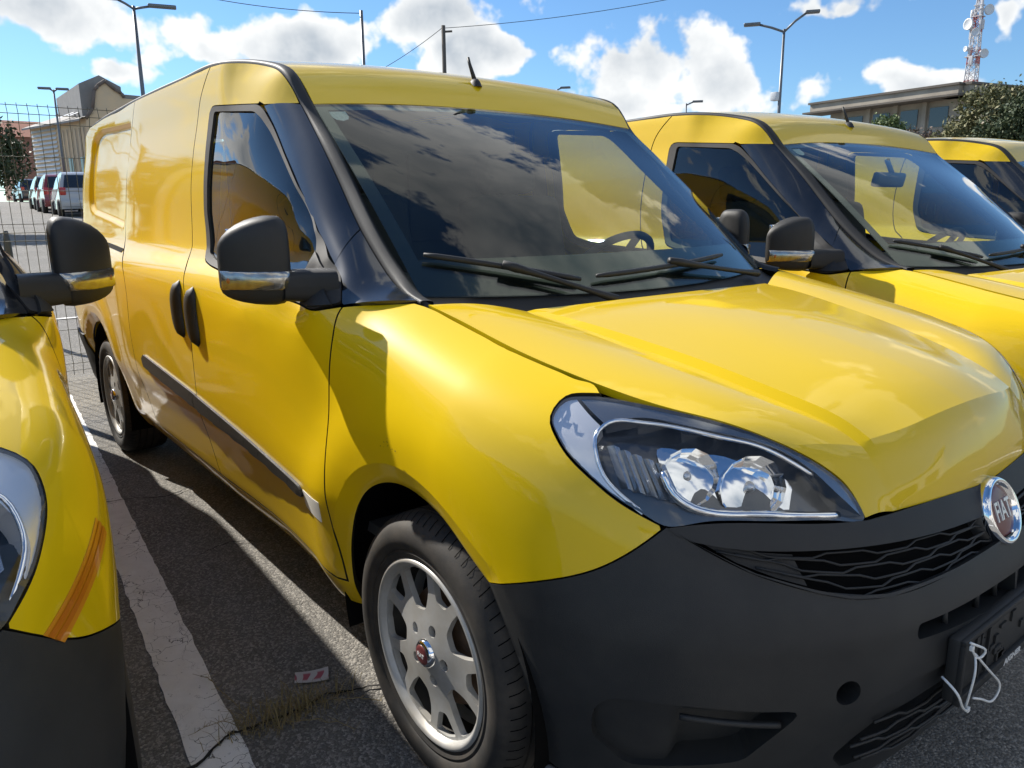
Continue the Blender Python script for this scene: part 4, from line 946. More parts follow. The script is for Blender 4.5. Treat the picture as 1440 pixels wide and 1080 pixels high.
def line_paint():
    m = mat('line_paint', (.6, .6, .58), .75); n = NG(m.node_tree); b = [x for x in m.node_tree.nodes if x.type == 'BSDF_PRINCIPLED'][0]
    tc = n.n('ShaderNodeTexCoord').outputs['Object']; wv = n.vmath('ADD', tc, n.vmath('SCALE', n.n('ShaderNodeTexNoise').outputs[1], .0))
    ns = n.n('ShaderNodeTexNoise'); n.l(tc, ns.inputs['Vector']); ns.inputs['Scale'].default_value = 14; ns.inputs['Detail'].default_value = 5
    wv = n.vmath('ADD', tc, n.vmath('SCALE', n.vmath('SUBTRACT', ns.outputs[1], (.5, .5, .5)), .10))
    v = n.n('ShaderNodeTexVoronoi', feature='DISTANCE_TO_EDGE'); n.l(wv, v.inputs['Vector']); v.inputs['Scale'].default_value = 15
    v2 = n.n('ShaderNodeTexVoronoi', feature='DISTANCE_TO_EDGE'); n.l(wv, v2.inputs['Vector']); v2.inputs['Scale'].default_value = 42
    cr = n.math('MINIMUM', n.math('ADD', n.rmap(v.outputs[0], .004, .016), n.rmap(n.noise(tc, 3.5, 4), .47, .56)), n.math('ADD', n.rmap(v2.outputs[0], .005, .02), n.rmap(n.noise(tc, 5, 4), .34, .44)), clamp=True)
    chip = n.rmap(n.noise(tc, 55, 6, .75), .30, .38)
    worn = n.math('MULTIPLY', cr, chip)
    dirt = n.rmap(n.noise(tc, 7, 6, .65), .35, .7)
    col = n.mix(dirt, (.90, .89, .86, 1), (.76, .74, .70, 1)); n.l(n.mix(worn, (.13, .125, .115, 1), col), b.inputs['Base Color'])
    bp = n.n('ShaderNodeBump'); bp.inputs['Strength'].default_value = .5; bp.inputs['Distance'].default_value = .004; n.l(n.math('ADD', worn, n.math('MULTIPLY', n.noise(tc, 180, 3), .6)), bp.inputs['Height']); n.l(bp.outputs[0], b.inputs['Normal'])
line_paint()
def strip(name, a, b, wd, z, step=.05):
    a = Vector(a); b = Vector(b); d = (b-a); L = d.length; d.normalize(); s = Vector((-d.y, d.x)); k = int(L/step); P = []; r = random.Random(int(a.x*100))
    for i in range(k+1):
        c = a+d*L*i/k; e0, e1 = (r.uniform(-.004, .004) for _ in range(2)); P.append([(*(c-s*(wd/2+e0)), ground_z(c.x)+z), (*(c+s*(wd/2+e1)), ground_z(c.x)+z)])
    m_ = MB(); m_.grid(P); o = m_.build(name, 'line_paint', smooth=False); return structure(o)
sl_ = (-.0757)
for off in (0, 2.42, 4.95, -2.45): strip('parking_line', (2.6, -1.224+sl_*2.92+off), (-4.75, -1.224+sl_*-4.43+off), .122, .004)
for x in (-8.35, -11.3): strip('road_line', (x, -9), (x-.3, 14), .10, .006, .3)
mat('crack_dark', (.018, .017, .015), .95)
def crack(pts, w0, z=.0075):
    m_ = MB(); r = random.Random(len(pts)); c = dens(pts, .018, False); P = []
    for i, q in enumerate(c):
        e = np.array([r.uniform(-.006, .006), r.uniform(-.004, .004)]); wd = w0*r.uniform(.3, 1.2)*min(1, (i+1)/6, (len(c)-i)/6)
        P.append([(q[0]+e[0]-wd, q[1]+e[1], z), (q[0]+e[0]+wd, q[1]+e[1], z)])
    m_.grid(P); return structure(m_.build('crack', 'crack_dark', smooth=False))
crack([(-.33, -.62), (-.37, -.80), (-.42, -.93), (-.40, -1.05), (-.42, -1.17), (-.36, -1.27), (-.37, -1.40)], .006)
crack([(-2.28, -.70), (-2.22, -.86), (-2.30, -1.0), (-2.33, -1.2)], .005); crack([(-1.45, -.66), (-1.55, -.80), (-1.50, -.95)], .003)
# dry weeds growing from the crack: nobody could count the blades
mat('dry_grass', (.30, .23, .11), .9, var=(40, .8, (.14, .125, .05)))
gw = MB(); r = random.Random(5)
for k in range(420):
    y = r.gauss(-1.03, .075); x = r.gauss(-.405, .030)+.2*(y+1.03)*.1; 
    if y > -.80 or y < -1.25: continue
    a = r.uniform(0, 2*pi); L = r.uniform(.015, .055)*(1.6 if r.random() < .04 else 1); le = r.uniform(.5, 1.25); wd = r.uniform(.0006, .0013); dx, dy = cos(a), sin(a)
    p0 = Vector((x, y, .002)); p1 = p0+Vector((dx*L*le*.5, dy*L*le*.5, L*.7)); p2 = p0+Vector((dx*L*le*1.1, dy*L*le*1.1, L*.95)); s = Vector((-dy, dx, 0))*wd
    gw.add([p0-s, p0+s, p1+s, p1-s, p2], [(0, 1, 2, 3), (3, 2, 4)])
for (x0, y0, x1, y1, h) in ((-.40, -1.12, -.70, -1.16, .03), (-.39, -1.13, -.47, -1.24, .035), (-.38, -1.05, -.24, -.93, .02), (-.42, -1.00, -.30, -.82, .015)):
    pts = [Vector((x0+(x1-x0)*t+r.uniform(-.006, .006), y0+(y1-y0)*t+r.uniform(-.006, .006), .004+h*sin(pi*min(1, t*.9)))) for t in np.linspace(0, 1, 9)]
    gw.tube(pts, .0009, 4)
    for p in pts[2:]:
        for q in range(3): gw.tube([p, p+Vector((r.uniform(-.02, .02), r.uniform(-.02, .02), r.uniform(0, .015)))], .0006, 3)
o = gw.build('dry_grass', 'dry_grass', smooth=False); o['kind'] = 'stuff'
# a printed card lying on the asphalt
mc = mat('card', (.62, .60, .58), .6); n = NG(mc.node_tree); b = [x for x in mc.node_tree.nodes if x.type == 'BSDF_PRINCIPLED'][0]
tc = n.n('ShaderNodeTexCoord').outputs['Object']; wv = n.n('ShaderNodeTexWave'); n.l(tc, wv.inputs['Vector']); wv.inputs['Scale'].default_value = 9; wv.inputs['Distortion'].default_value = 5; wv.inputs['Detail'].default_value = 2
sp = n.n('ShaderNodeSeparateXYZ'); n.l(tc, sp.inputs[0])
n.l(n.mix(n.math('MULTIPLY', n.rmap(wv.outputs[1], .45, .6), n.rmap(n.math('ABSOLUTE', sp.outputs[1]), .012, .020, 1, 0)), (.60, .58, .57, 1), (.42, .10, .14, 1)), b.inputs['Base Color'])
cm = MB(); cm.grid([[(u*.045, v*.028, .006+.004*u*u+.002*u*v) for v in np.linspace(-1, 1, 5)] for u in np.linspace(-1, 1, 7)]); co = cm.build('litter_card', 'card'); co.location = (-.518, -.918, .001); co.rotation_euler = (0, 0, radians(66))
tag(co, 'small crumpled card with pink print lying on the asphalt', 'card')
# ------------------------------------------------------------------ wire fence behind the vans
mat('fence_wire', (.075, .08, .078), .55, .4); mat('fence_post', (.07, .075, .072), .5, .4)
FX = -5.33; ZW = [1.99, 1.93, 1.87, 1.64, 1.405, 1.17, 1.11, 1.05, .82, .61, .38, .19, .125, .065]
def fx(z):
    for c in (1.93, 1.11, .125):
        if abs(z-c) < .062: return FX+.032*(1-abs(z-c)/.062)
    return FX
def fence_panel(y0, y1, label):
    root = empty('wire_fence', (FX, (y0+y1)/2, 0)); f = MB(); c = (FX, (y0+y1)/2)
    for z in ZW: f.tube([(fx(z)-c[0], y0-c[1], z), (fx(z)-c[0], y1-c[1], z)], .0028, 5)
    k = int(round((y1-y0)/.0645))
    for i in range(1, k):
        y = y0+(y1-y0)*i/k-c[1]; f.tube([(fx(z)-c[0]+.004, y, z) for z in [2.005]+ZW+[.03]], .0024, 5)
    o = f.build('wire_mesh', 'fence_wire', root); o['kind'] = 'stuff'
    for yy in (y0, y1):
        p = MB(); p.rbox((-.02, yy-c[1], 1.01), (.05, .05, 2.02), .004); p.build('post', 'fence_post', root, sharp=30)
    return tag(root, label, 'fence', 'wire fence panels behind the vans')
FL = 'dark welded wire fence panel with folded bands standing behind the yellow vans'
for y in (-8.85, -6.35, -3.85, -1.35, 1.15, 3.65, 6.15, 8.65): fence_panel(y, y+2.5, FL)
# ------------------------------------------------------------------ background
mat('lamp_metal', (.16, .17, .18), .45, .6); mat('lamp_white', (.62, .63, .64), .4); mat('wood_pole', (.10, .085, .07), .9); mat('wire', (.03, .03, .03), .7)
def street_lamp(loc, h, arms, label, r=.06, box=False):
    root = empty('street_lamp', loc); p = MB(); p.tube([(0, 0, 0), (0, 0, h*.55), (0, 0, h)], [r*1.25, r, r*.7], 12); p.build('pole', 'lamp_metal', root)
    for (dx, dy, dz, L) in arms:
        a = MB(); a.tube([(0, 0, h-.08), (dx*.5, dy*.5, h-.04+dz*.6), (dx, dy, h+dz)], .035, 8); a.build('arm', 'lamp_metal', root)
        u = Vector((dx, dy, 0)).normalized(); hd = MB(); q = Matrix.Rotation(atan2(u.y, u.x), 3, 'Z'); hd.rbox((dx+u.x*L*.42, dy+u.y*L*.42, h+dz+.02), (L, .22, .09), .03, q, 2); hd.build('lamp_head', 'lamp_metal', root, recalc=True)
    if box: b = MB(); b.rbox((-.10, -.10, h*.70), (.22, .22, .26), .03); b.build('camera_box', 'lamp_white', root, sharp=30)
    return tag(root, label, 'street lamp', 'street lamps')
street_lamp((-23.92, 4.64, .7), 6.22, [(-.10, -.40, .14, .75), (.12, .42, .02, .75)], 'tall grey twin-arm street lamp rising just behind the rear of the long yellow van')
street_lamp((-38.2, 4.62, 1.3), 5.02, [(-.03, -.12, .02, .5), (.03, .12, .02, .5)], 'slim grey lamp post with a flat T-shaped head in front of the gabled building', .05)
street_lamp((-13.57, 20.88, 0), 6.55, [(-.62, -.42, .18, .5), (.50, .36, .42, .42)], 'grey street lamp with two unequal arms and a white box on its pole', .055, True)
street_lamp((-28.72, 24.78, .5), 6.35, [(.25, .2, .05, .5)], 'distant single-arm street lamp showing only its head over a van roof', .05)
street_lamp((-24.16, 29.2, .3), 5.75, [(.25, .2, .05, .5)], 'distant street lamp head peeping over the neighbouring yellow roof', .05)
p = MB(); p.tube([(0, 0, 0), (0, 0, 7.75)], [.075, .06], 10); o = p.build('utility_pole', 'lamp_metal'); o.location = (-26.9, 13.45, .8); tag(o, 'plain grey metal pole carrying an overhead wire above the van roof', 'pole')
pr = empty('utility_pole', (-30.32, 19.42, .9)); p = MB(); p.tube([(0, 0, 0), (0, 0, 8.46)], [.12, .09], 10); p.build('shaft', 'wood_pole', pr); p = MB(); p.rbox((.1, .12, 8.2), (.5, .08, .08), .01, Matrix.Rotation(radians(40), 3, 'Z')); p.build('cross_bar', 'wood_pole', pr); tag(pr, 'brown wooden utility pole with a short cross bar', 'pole')
def cable(a, b, sag, label):
    pts = [Vector(a).lerp(Vector(b), t)+Vector((0, 0, -sag*4*t*(1-t))) for t in np.linspace(0, 1, 24)]; m_ = MB(); m_.tube(pts, .014, 5); tag(m_.build('overhead_wire', 'wire'), label, 'wire', 'overhead wires')
cable((-26.9, 13.45, 8.45), (-38., 5.5, 11.6), .5, 'thin black overhead wire running to the grey metal pole')
cable((-30.32, 19.42, 9.3), (-33.5, 17.6, 7.6), .1, 'short black wire dropping down from the wooden pole')
cable((-30.32, 19.42, 9.25), (-19., 34., 12.2), .5, 'long black overhead wire leaving the wooden pole across the sky')
# ---- trees
def leaf_mat(name, c1, c2):
    m = mat(name, c1, .65); n = NG(m.node_tree); b = [x for x in m.node_tree.nodes if x.type == 'BSDF_PRINCIPLED'][0]
    oi = n.n('ShaderNodeNewGeometry'); f = oi.outputs['Random Per Island']; n.l(n.mix(f, (*c1, 1), (*c2, 1)), b.inputs['Base Color'])
leaf_mat('leaf_dark', (.030, .050, .018), (.085, .105, .040)); leaf_mat('leaf_mid', (.07, .11, .03), (.15, .19, .055)); leaf_mat('leaf_olive', (.09, .10, .035), (.22, .20, .09)); leaf_mat('twig_brown', (.09, .06, .045), (.16, .11, .08))
mat('bark', (.07, .055, .042), .95)
def tree(loc, h, lobes, n, leaf, m, label, seed, trunk=True):
    r = np.random.default_rng(seed); root = empty('tree', loc)
    if trunk:
        t = MB(); t.tube([(0, 0, -.3), (.05, .05, h*.3), (.1, 0, h*.62)], [.16, .13, .07], 8)
        for (cx, cy, cz, rx, ry, rz) in lobes: t.tube([(.06, .02, h*.3), (cx*.5, cy*.5, (h*.3+cz)/2), (cx*.9, cy*.9, cz)], [.08, .055, .02], 6)
        t.build('trunk', 'bark', root)
    V = []; F = []; vol = np.array([l[3]*l[4]*l[5] for l in lobes]); vol = vol/vol.sum()
    # clumps of leaves through each lobe, denser near its outside
    for l, f in zip(lobes, vol):
        k = max(6, int(n*f/26))
        for _ in range(k):
            d = r.normal(size=3); d /= np.linalg.norm(d); rad = r.uniform(.45, 1.08)**.6; c = np.array(l[:3])+d*rad*np.array(l[3:]); cs = leaf*r.uniform(1.6, 3.2)
            for _ in range(26):
                q = c+r.normal(size=3)*cs*.55; a = r.normal(size=3); a /= np.linalg.norm(a); b = np.cross(a, r.normal(size=3)); b /= np.linalg.norm(b); s = leaf*r.uniform(.5, 1.0); i = len(V)
                V += [q-a*s, q+b*s*.45, q+a*s, q-b*s*.45]; F.append((i, i+1, i+2, i+3))
    mesh('crown', V, F, m, root, smooth=False); return tag(root, label, 'tree', 'trees around the lot')
tree((-22.5, .2, .65), 3.0, [(0, .0, 2.2, .8, 1.0, .85), (0, -1.6, 2.0, 1.0, 1.2, 1.1), (.2, .55, 1.75, .6, .5, .55), (0, -.6, 2.4, .7, .7, .6), (0, -.3, 1.5, .7, .7, .5)], 16000, .085, 'leaf_dark', 'dense dark evergreen tree beside the street of parked cars', 1)
tree((-19.0, 38.5, .5), 5.0, [(0, 0, 4.2, .8, .8, .8), (-.5, -.3, 3.6, .8, .8, .7), (.6, .4, 3.8, .7, .7, .6)], 7000, .12, 'leaf_mid', 'small bright green tree in front of the old concrete building', 2)
tree((-13.1, 35.7, .2), 6.2, [(0, 0, 4.7, 1.2, 1.2, 1.1), (-1.0, -.4, 3.6, 1.1, 1.0, 1.0), (.9, .4, 4.2, 1.1, 1.0, 1.2), (.2, 0, 3.3, 1.4, 1.2, .9), (.5, .2, 5.2, .8, .8, .7)], 15000, .12, 'leaf_olive', 'dark olive leafy tree beside the old concrete building', 3)
tree((-10.6, 32.6, .1), 5.4, [(0, 0, 3.9, 1.0, 1.0, 1.1), (-.8, -.2, 3.3, .9, .9, .9), (.8, .2, 3.5, 1.0, 1.0, 1.2), (0, 0, 4.6, .7, .7, .6)], 12000, .11, 'leaf_dark', 'rounded dark green tree standing beyond the last yellow van', 4)
tree((-17.0, 37.2, .3), 4.4, [(0, 0, 3.5, 1.2, 1.2, .8), (.9, .6, 3.8, .8, .8, .7), (-.8, -.6, 3.3, .8, .8, .6)], 1500, .11, 'twig_brown', 'thin brown half-bare tree between the green and the olive trees', 5)
# ---- buildings
mat('plaster', (.74, .54, .33), .9, var=(1.2, .5, (.55, .45, .33))); mat('plaster_red', (.33, .16, .11), .9, var=(.8, .4, (.26, .13, .09))); mat('roof_grey', (.27, .255, .24), .8, var=(2, .5, (.17, .165, .16)))
mat('roof_tile', (.36, .13, .075), .85, var=(3, .6, (.25, .10, .06))); mat('trim_brown', (.17, .13, .105), .8); mat('louvre', (.58, .58, .56), .5); mat('pane', (.03, .035, .04), .1, coat=.6); mat('concrete', (.42, .37, .30), .92, var=(.6, .7, (.26, .22, .175))); mat('concrete_dark', (.15, .13, .11), .95, var=(.9, .7, (.09, .08, .07))); mat('skylight', (.70, .72, .74), .25)
# gabled building: front wall faces the lot (+x), a long lower wing runs off to the left and away
gb = empty('gabled_building', (-42.9, 6.6, 1.4)); 
gab = [(0, 0), (0, 4.25), (.35, 4.75), (.52, 5.6), (.72, 5.85), (1.05, 6.08), (1.45, 5.72), (1.75, 5.55), (1.85, 5.35), (6.5, 5.2), (6.5, 0)]
m_ = MB(); m_.prism([(a, b) for a, b in gab], 0, .4, lambda a, b, h: (-h, a, b)); m_.build('wall', 'plaster', gb, smooth=False)
m_ = MB()
for i in range(1, 8):
    a, b = gab[i], gab[i+1]; m_.tube([(.05, a[0], a[1]+.03), (.05, b[0], b[1]+.03)], .09, 6)
m_.build('coping', 'trim_brown', gb)
m_ = MB(); m_.prism([(-.05, 4.3), (-.05, 5.95), (.9, 6.42), (1.85, 5.95), (1.85, 5.6), (6.6, 5.5), (6.6, 4.3)], .42, 7, lambda a, b, h: (-h, a, b)); m_.build('roof', 'roof_grey', gb, smooth=False)
m_ = MB(); Wg = [(0, 0, 0), (-6.8, -1.55, 0)]
d = Vector((-6.8, -1.55, 0)); Lw = d.length; rzw = atan2(d.y, d.x); nrm = Vector((-sin(rzw), cos(rzw), 0)); nrm = nrm if nrm.x > 0 else -nrm
def wing(u, h, o): q = d.normalized()*u+nrm*o; return (q.x, q.y, h)
m_.add([wing(0, 0, 0), wing(Lw, 0, 0), wing(Lw, 4.3, 0), wing(0, 4.3, 0), wing(0, 4.3, -6), wing(Lw, 4.3, -6), wing(Lw, 0, -6), wing(0, 0, -6)], [(0, 1, 2, 3), (1, 6, 5, 2), (6, 7, 4, 5)]); m_.build('wing_wall', 'plaster', gb, smooth=False)
m_ = MB(); m_.add([wing(-.1, 4.25, .35), wing(Lw+.2, 4.25, .35), wing(Lw+.2, 5.6, -3), wing(-.1, 5.6, -3), wing(-.1, 4.15, .35), wing(Lw+.2, 4.15, .35)], [(0, 1, 2, 3), (4, 5, 1, 0)]); m_.build('wing_roof', 'roof_grey', gb, smooth=False)
for u in (1.2, 2.3):
    m_ = MB(); m_.add([wing(u, 4.35+.05, .25), wing(u+.5, 4.40, .25), wing(u+.2, 5.35, -1.9), wing(u-.25, 5.35, -1.9)], [(0, 1, 2, 3)]); m_.v = [(x, y, z+.08) for x, y, z in m_.v]; m_.build('skylight', 'skylight', gb, smooth=False)
for k in range(15): m_ = MB(); z = .9+k*.22; m_.add([wing(3.6, z, .06), wing(Lw-.1, z, .06), wing(Lw-.1, z+.12, .02), wing(3.6, z+.12, .02)], [(0, 1, 2, 3)]); m_.build('louvre', 'louvre', gb, smooth=False)
for k in range(7): m_ = MB(); u = .25+k*.48; m_.add([wing(u, .2, .05), wing(u+.06, .2, .05), wing(u+.06, 3.9, .05), wing(u, 3.9, .05)], [(0, 1, 2, 3)]); m_.build('pilaster', 'trim_brown', gb, smooth=False)
for u in (.6, 2.0): m_ = MB(); m_.add([wing(u, 1.6, .03), wing(u+.5, 1.6, .03), wing(u+.5, 2.5, .03), wing(u, 2.5, .03)], [(0, 1, 2, 3)]); m_.build('window', 'pane', gb, smooth=False)
tag(gb, 'beige building with a shaped gable, brown coping and a louvred grey-roofed wing', 'building')
rbd = empty('red_house', (-72.9, 7.5, 2.2)); m_ = MB(); m_.box((-3, 1.5, 2.4), (6, 5.2, 4.9)); m_.build('wall', 'plaster_red', rbd, smooth=False); m_ = MB(); m_.add([(.3, -1.4, 4.8), (.3, 4.4, 4.8), (-3, 4.4, 6.3), (-3, -1.4, 6.3), (-6.3, 4.4, 4.8), (-6.3, -1.4, 4.8)], [(0, 1, 2, 3), (3, 2, 4, 5)]); m_.build('roof', 'roof_tile', rbd, smooth=False)
m_ = MB(); m_.box((-2.4, 3.2, 6.4), (.5, .5, 1.1)); m_.build('chimney', 'plaster_red', rbd, smooth=False); tag(rbd, 'reddish house with a terracotta tiled roof behind the parked cars', 'house')
# old concrete building on the right
A = Vector((-22.1, 53.6, 0)); Bq = Vector((-31.6, 54.9, 0)); Cq = Vector((-17.6, 73.4, 0))
cb = empty('concrete_building', A)
def facade(P, Q, h0, h1, name, m, off=0., extra=0.):
    u = (Q-P).normalized(); nn = Vector((u.y, -u.x, 0)); nn = nn if nn.dot(CAMP-P) > 0 else -nn; p = P-A-u*extra+nn*off; q = Q-A+u*extra+nn*off; m_ = MB(); m_.add([(p.x, p.y, h0), (q.x, q.y, h0), (q.x, q.y, h1), (p.x, p.y, h1)], [(0, 1, 2, 3)]); return m_.build(name, m, cb, smooth=False), u, nn
def slab(P, Q, h0, h1, o0, o1, name, m, e0=0., e1=0., par=None):
    u = (Q-P).normalized(); nn = Vector((u.y, -u.x, 0)); nn = nn if nn.dot(CAMP-P) > 0 else -nn; pts = []
    for h in (h0, h1):
        for (b_, o_, e_) in ((P, o0, -e0), (P, o1, -e0), (Q, o1, e1), (Q, o0, e1)): q = b_-A+nn*o_+u*e_; pts.append((q.x, q.y, h))
    m_ = MB(); m_.add(pts, [(3, 2, 1, 0), (4, 5, 6, 7), (0, 1, 5, 4), (1, 2, 6, 5), (2, 3, 7, 6), (3, 0, 4, 7)]); return m_.build(name, m, par or cb, smooth=False, recalc=True)
for P, Q, L in ((A, Bq, (Bq-A).length), (A, Cq, (Cq-A).length)):
    facade(P, Q, 0, 7.86, 'wall', 'concrete'); slab(P, Q, 7.86, 7.98, -.5, 1.7, 'eaves', 'concrete_dark', 1.0, 1.2); slab(P, Q, 7.98, 8.52, -.5, 1.35, 'parapet', 'concrete', .8, .8); slab(P, Q, 8.52, 8.66, -.5, 1.5, 'coping', 'concrete_dark', .9, .9)
    slab(P, Q, 5.65, 5.85, 0, .18, 'ledge', 'concrete_dark')
    u = (Q-P).normalized(); k = int(L/2.1)
    for i in range(k):
        s0 = P+u*(i*2.1+.5); s1 = s0+u*1.25; slab(s0, s1, 6.2, 7.45, -.1, .06, 'window', 'pane')
        slab(s0+u*1.42, s0+u*1.72, 4.0, 7.86, 0, .22, 'pier', 'concrete')
        if i % 2 == 0: slab(s0, s1, 2.6, 4.6, -.1, .06, 'window', 'pane')
m_ = MB(); q2 = (Bq-A)+(Cq-A); m_.add([(0, 0, 8.5), tuple((Bq-A)+Vector((0, 0, 8.5))), (q2.x, q2.y, 8.5), tuple((Cq-A)+Vector((0, 0, 8.5)))], [(0, 1, 2, 3)]); m_.build('roof', 'concrete_dark', cb, smooth=False)
tag(cb, 'old weathered concrete building with a deep overhanging flat roof', 'building')
annex = empty('annex', (-17.6, 47.3, 0)); m_ = MB(); m_.box((1.5, 1.5, 2.9), (5.5, 4.0, 5.8), radians(42)); m_.build('wall', 'concrete', annex, smooth=False); m_ = MB(); m_.box((1.5, 1.5, 5.9), (5.9, 4.4, .22), radians(42)); m_.build('flat_roof', 'concrete_dark', annex, smooth=False)
for k in range(3): m_ = MB(); m_.box((-.1+k*1.3-1.2*.4, -1.05+k*1.2, 4.3), (.9, .10, 1.5), radians(42)); m_.build('window', 'pane', annex, smooth=False)
tag(annex, 'low pale concrete annex with a flat roof in front of the large old building', 'building')
# lattice mast with dishes
mat('mast_white', (.62, .60, .60), .5); mat('mast_red', (.40, .12, .10), .5); mat('dish', (.70, .71, .72), .4)
tw = empty('radio_mast', (-23.8, 59.4, 8.6)); H = 8.2; tw.scale = (.85, .85, .9)
def half(z): return .42-.18*z/6.0 if z < 6 else .24-.16*(z-6)/2.2
seg = np.linspace(0, H, 15)
for s_ in range(14):
    m_ = MB(); z0, z1 = seg[s_], seg[s_+1]; a, b_ = half(z0), half(z1); c0 = [(a, a), (a, -a), (-a, -a), (-a, a)]; c1 = [(b_, b_), (b_, -b_), (-b_, -b_), (-b_, b_)]
    for i in range(4):
        j = (i+1) % 4; m_.tube([(*c0[i], z0), (*c1[i], z1)], .045, 5); m_.tube([(*c0[i], z0), (*c1[j], z1)], .026, 4); m_.tube([(*c0[j], z0), (*c1[i], z1)], .026, 4); m_.tube([(*c1[i], z1), (*c1[j], z1)], .028, 4)
    m_.build('lattice', 'mast_red' if (s_//2) % 2 == 0 else 'mast_white', tw, smooth=False)
def dish(p, dr, r_):
    q = Vector(dr).normalized().to_track_quat('Z', 'Y').to_matrix(); m_ = MB(); m_.lathe([(0, -.05)]+[(r_*t, -.05+.22*r_*t*t) for t in (.3, .6, .85, 1)]+[(r_, -.12), (0, -.2)], 20, 'z'); m_.v = [tuple(q @ Vector(v)+Vector(p)) for v in m_.v]; m_.build('dish', 'dish', tw, recalc=True)
for p_, dr, r_ in (((-.55, -.45, 5.3), (-.3, -1, 0), .42), ((.70, .2, 3.1), (.8, -.7, 0), .34), ((-.65, .1, 6.1), (-1, -.5, 0), .28), ((.75, .1, 6.2), (.9, -.6, 0), .38), ((.2, -.7, 4.6), (.2, -1, 0), .30), ((-.5, -.6, 3.5), (-.5, -1, 0), .2), ((.1, -.5, 8.1), (0, -1, 0), .35)): dish(p_, dr, r_)
rr_ = random.Random(9)
for k in range(16):
    z = rr_.choice([2.6, 3.3, 4.6, 5.2, 6.0, 6.4]); a = rr_.uniform(0, 2*pi); m_ = MB(); m_.rbox((half(z)*1.5*cos(a), half(z)*1.5*sin(a), z), (.16, .16, rr_.uniform(.5, 1.0)), .02); m_.build('panel_antenna', 'mast_white', tw, sharp=30)
for z in (2.9, 5.8, 6.6):
    m_ = MB(); a = half(z)*1.5; m_.tube([(a, a, z), (a, -a, z), (-a, -a, z), (-a, a, z), (a, a, z)], .04, 5); m_.tube([(a, a, z+.5), (a, -a, z+.5), (-a, -a, z+.5), (-a, a, z+.5), (a, a, z+.5)], .025, 5); m_.build('gallery', 'mast_white', tw, smooth=False)
tag(tw, 'red and white lattice radio mast covered with dishes on the building roof', 'radio mast')
# ---- parked cars beyond the fence
def car_paint(n, c): mat(n, c, .35, coat=1., coat_rough=.04)
car_paint('car_silver', (.42, .43, .44)); car_paint('car_black', (.012, .012, .014)); car_paint('car_dark', (.03, .035, .045)); car_paint('car_red', (.22, .025, .03)); mat('tail_red', (.45, .015, .012), .2, coat=.5); mat('car_glass', (.02, .024, .027), .06, coat=1.); mat('plate_white', (.7, .7, .66), .5)
def hatch(paint_, loc, rz, label, sc=1.):
    root = empty('parked_car', loc, rz); root.scale = (sc, sc, sc)
    # rear of the car at x=0 looking +x; the car extends to -x
    prof_ = [(.02, .28), (.06, .45), (.05, .62), (.00, .80), (-.05, .92), (-.22, 1.25), (-.42, 1.46), (-.9, 1.53), (-1.7, 1.50), (-2.3, 1.36), (-2.95, .98), (-3.6, .88), (-3.85, .70), (-3.9, .45), (-3.85, .28)]
    pc = curve(prof_, 60); hw = lambda z: .84 if z < .85 else .84-.20*((z-.85)/.68)**1.3
    rows = [[(x, hw(z)*b*(1-.05*abs(b)**3), z+(-.02*b*b)) for b in np.linspace(-1, 1, 9)] for x, z in pc]; m_ = MB(); m_.grid(rows)
    for sg in (1, -1):
        i0 = len(m_.v); m_.v += [(x, sg*hw(z)*.95, z-.02) for x, z in pc]; m_.f.append(tuple(range(i0, i0+len(pc))) if sg < 0 else tuple(reversed(range(i0, i0+len(pc)))))
    m_.build('body', paint_, root, recalc=True, sharp=40)
    m_ = MB(); m_.grid([[(x+.012, hw(z)*b*.80, z+.012) for b in np.linspace(-1, 1, 5)] for x, z in curve([(-.075, .97), (-.21, 1.22), (-.36, 1.40)], 6)]); m_.build('rear_window', 'car_glass', root)
    for sg in (1, -1):
        m_ = MB(); m_.add([(x, sg*(hw(z)*.955+.012), z) for x, z in ((-.55, .95), (-.62, 1.30), (-1.2, 1.40), (-2.0, 1.34), (-2.6, .98))], [(0, 1, 2, 3, 4)]); m_.build('side_window', 'car_glass', root, smooth=False)
        m_ = MB(); m_.rbox((-.03, sg*.70, .84), (.10, .20, .30), .03); m_.build('tail_light', 'tail_red', root, sharp=40)
        for x in (-.72, -3.15):
            m_ = MB(); m_.lathe([(.0, -.10), (.20, -.10), (.29, -.09), (.305, -.05), (.305, .08), (.0, .09)], 24, 'y', (x, sg*.76, .305)); m_.build('wheel', 'tyre', root, recalc=True)
    m_ = MB(); m_.rbox((.055, 0, .46), (.06, 1.56, .22), .03); bmp = m_.build('rear_bumper', paint_, root, sharp=40); m_ = MB(); m_.rbox((.092, 0, .52), (.02, .52, .11), .004); m_.build('number_plate', 'plate_white', bmp, sharp=30)
    return tag(root, label, 'car', 'cars parked along the street')
for (pn, x, y, rz, lab) in (('car_silver', -29.3, 3.78, -4, 'silver hatchback parked in the street, partly hidden by the van'), ('car_red', -34.0, 3.95, -3, 'dark red car parked just ahead of the silver hatchback'), ('car_black', -39.6, 4.38, -3, 'black car with red tail lights parked in the street row'), ('car_dark', -60.0, 6.2, 2, 'dark blue-grey car parked far along the street beside the dark tree')): hatch(pn, (x, y, ground_z(x)), radians(rz), lab)
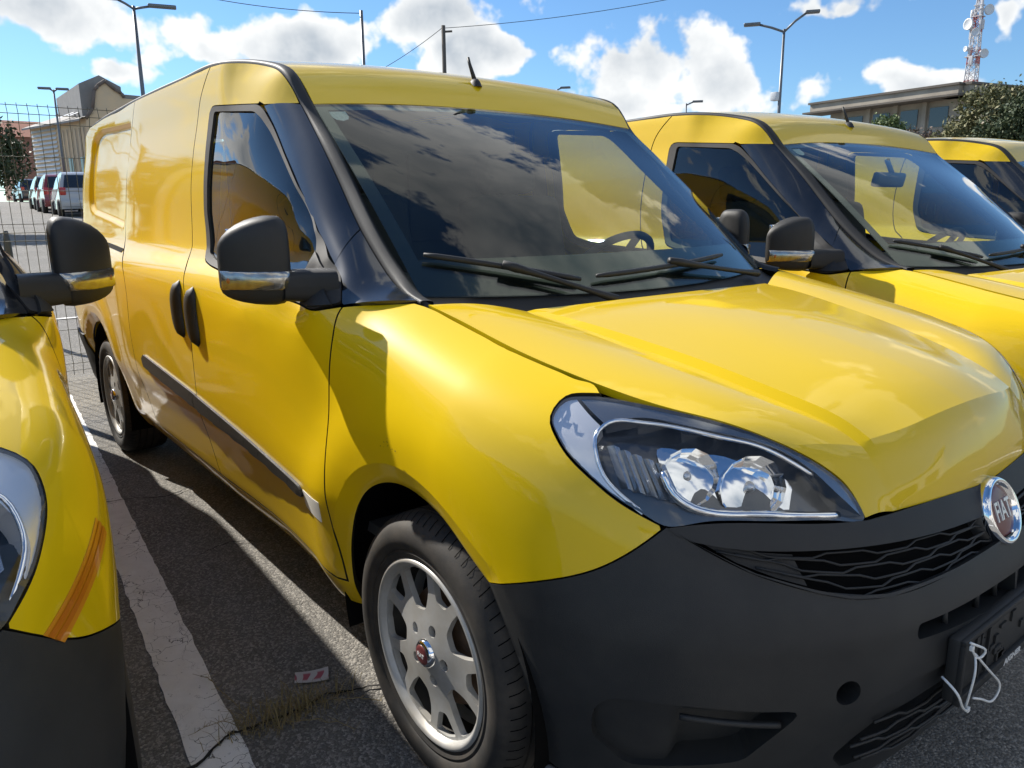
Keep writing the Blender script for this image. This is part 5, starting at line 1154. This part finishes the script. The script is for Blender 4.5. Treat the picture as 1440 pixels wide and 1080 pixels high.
bl = MB(); bl.tube([(0, 0, 0), (.0, .0, .95), (0, 0, 1.05)], [.035, .035, .02], 10); o = bl.build('bollard', 'fence_post'); o.location = (-7.6, -.80, .03); tag(o, 'thin dark steel bollard just beyond the wire fence', 'bollard')

# long pale shed added out of view to brighten reflections in the van fronts
mat('shed_wall', (.55, .53, .49), .85, var=(.7, .4, (.45, .43, .40))); sh_ = empty('added_shed', (17., -2., 0)); m_ = MB(); m_.box((2.5, 0, 2.6), (5, 46, 5.2)); m_.build('wall', 'shed_wall', sh_, smooth=False); m_ = MB(); m_.box((2.5, 0, 5.3), (5.6, 46.6, .22)); m_.build('roof', 'roof_grey', sh_, smooth=False)
for k in range(9): m_ = MB(); m_.box((-.03, -20+k*5., 1.9), (.08, 3.0, 3.4)); m_.build('roller_door', ('louvre', 'car_dark', 'trim_brown')[k % 3], sh_, smooth=False)
tag(sh_, 'unseen long pale shed with roller doors, added for reflections in the van fronts', 'shed')

# unseen building and trees added along the street for reflections in the van sides
mat('pale_wall', (.62, .59, .54), .9, var=(.5, .4, (.50, .47, .43)))
pw = empty('added_building', (-33., -24., .9)); m_ = MB(); m_.box((0, 0, 2.6), (9, 26, 6.4)); m_.build('wall', 'pale_wall', pw, smooth=False); m_ = MB(); m_.box((0, 0, 5.95), (9.8, 26.8, .3)); m_.build('roof', 'roof_tile', pw, smooth=False)
for k in range(8):
    for z in (1.2, 3.9): m_ = MB(); m_.box((4.49, -11+k*3.1, z), (.08, 1.1, 1.5)); m_.build('window', 'pane', pw, smooth=False)
tag(pw, 'unseen pale two-storey building with a tiled roof, added for reflections', 'building')
tree((-20.5, -5.2, .6), 3.8, [(0, 0, 2.6, 1.3, 1.3, 1.1), (.3, -1.0, 2.2, 1.1, 1.2, 1.0), (0, .9, 2.2, 1.0, 1.0, .9)], 9000, .10, 'leaf_dark', 'unseen broad dark tree added for reflections next to the dense evergreen', 11)
tree((-18.5, -10.5, .5), 4.6, [(0, 0, 3.2, 1.5, 1.5, 1.3), (.4, -1.1, 2.7, 1.2, 1.2, 1.1)], 8000, .11, 'leaf_mid', 'unseen green tree added for reflections in front of the pale two-storey building', 12)
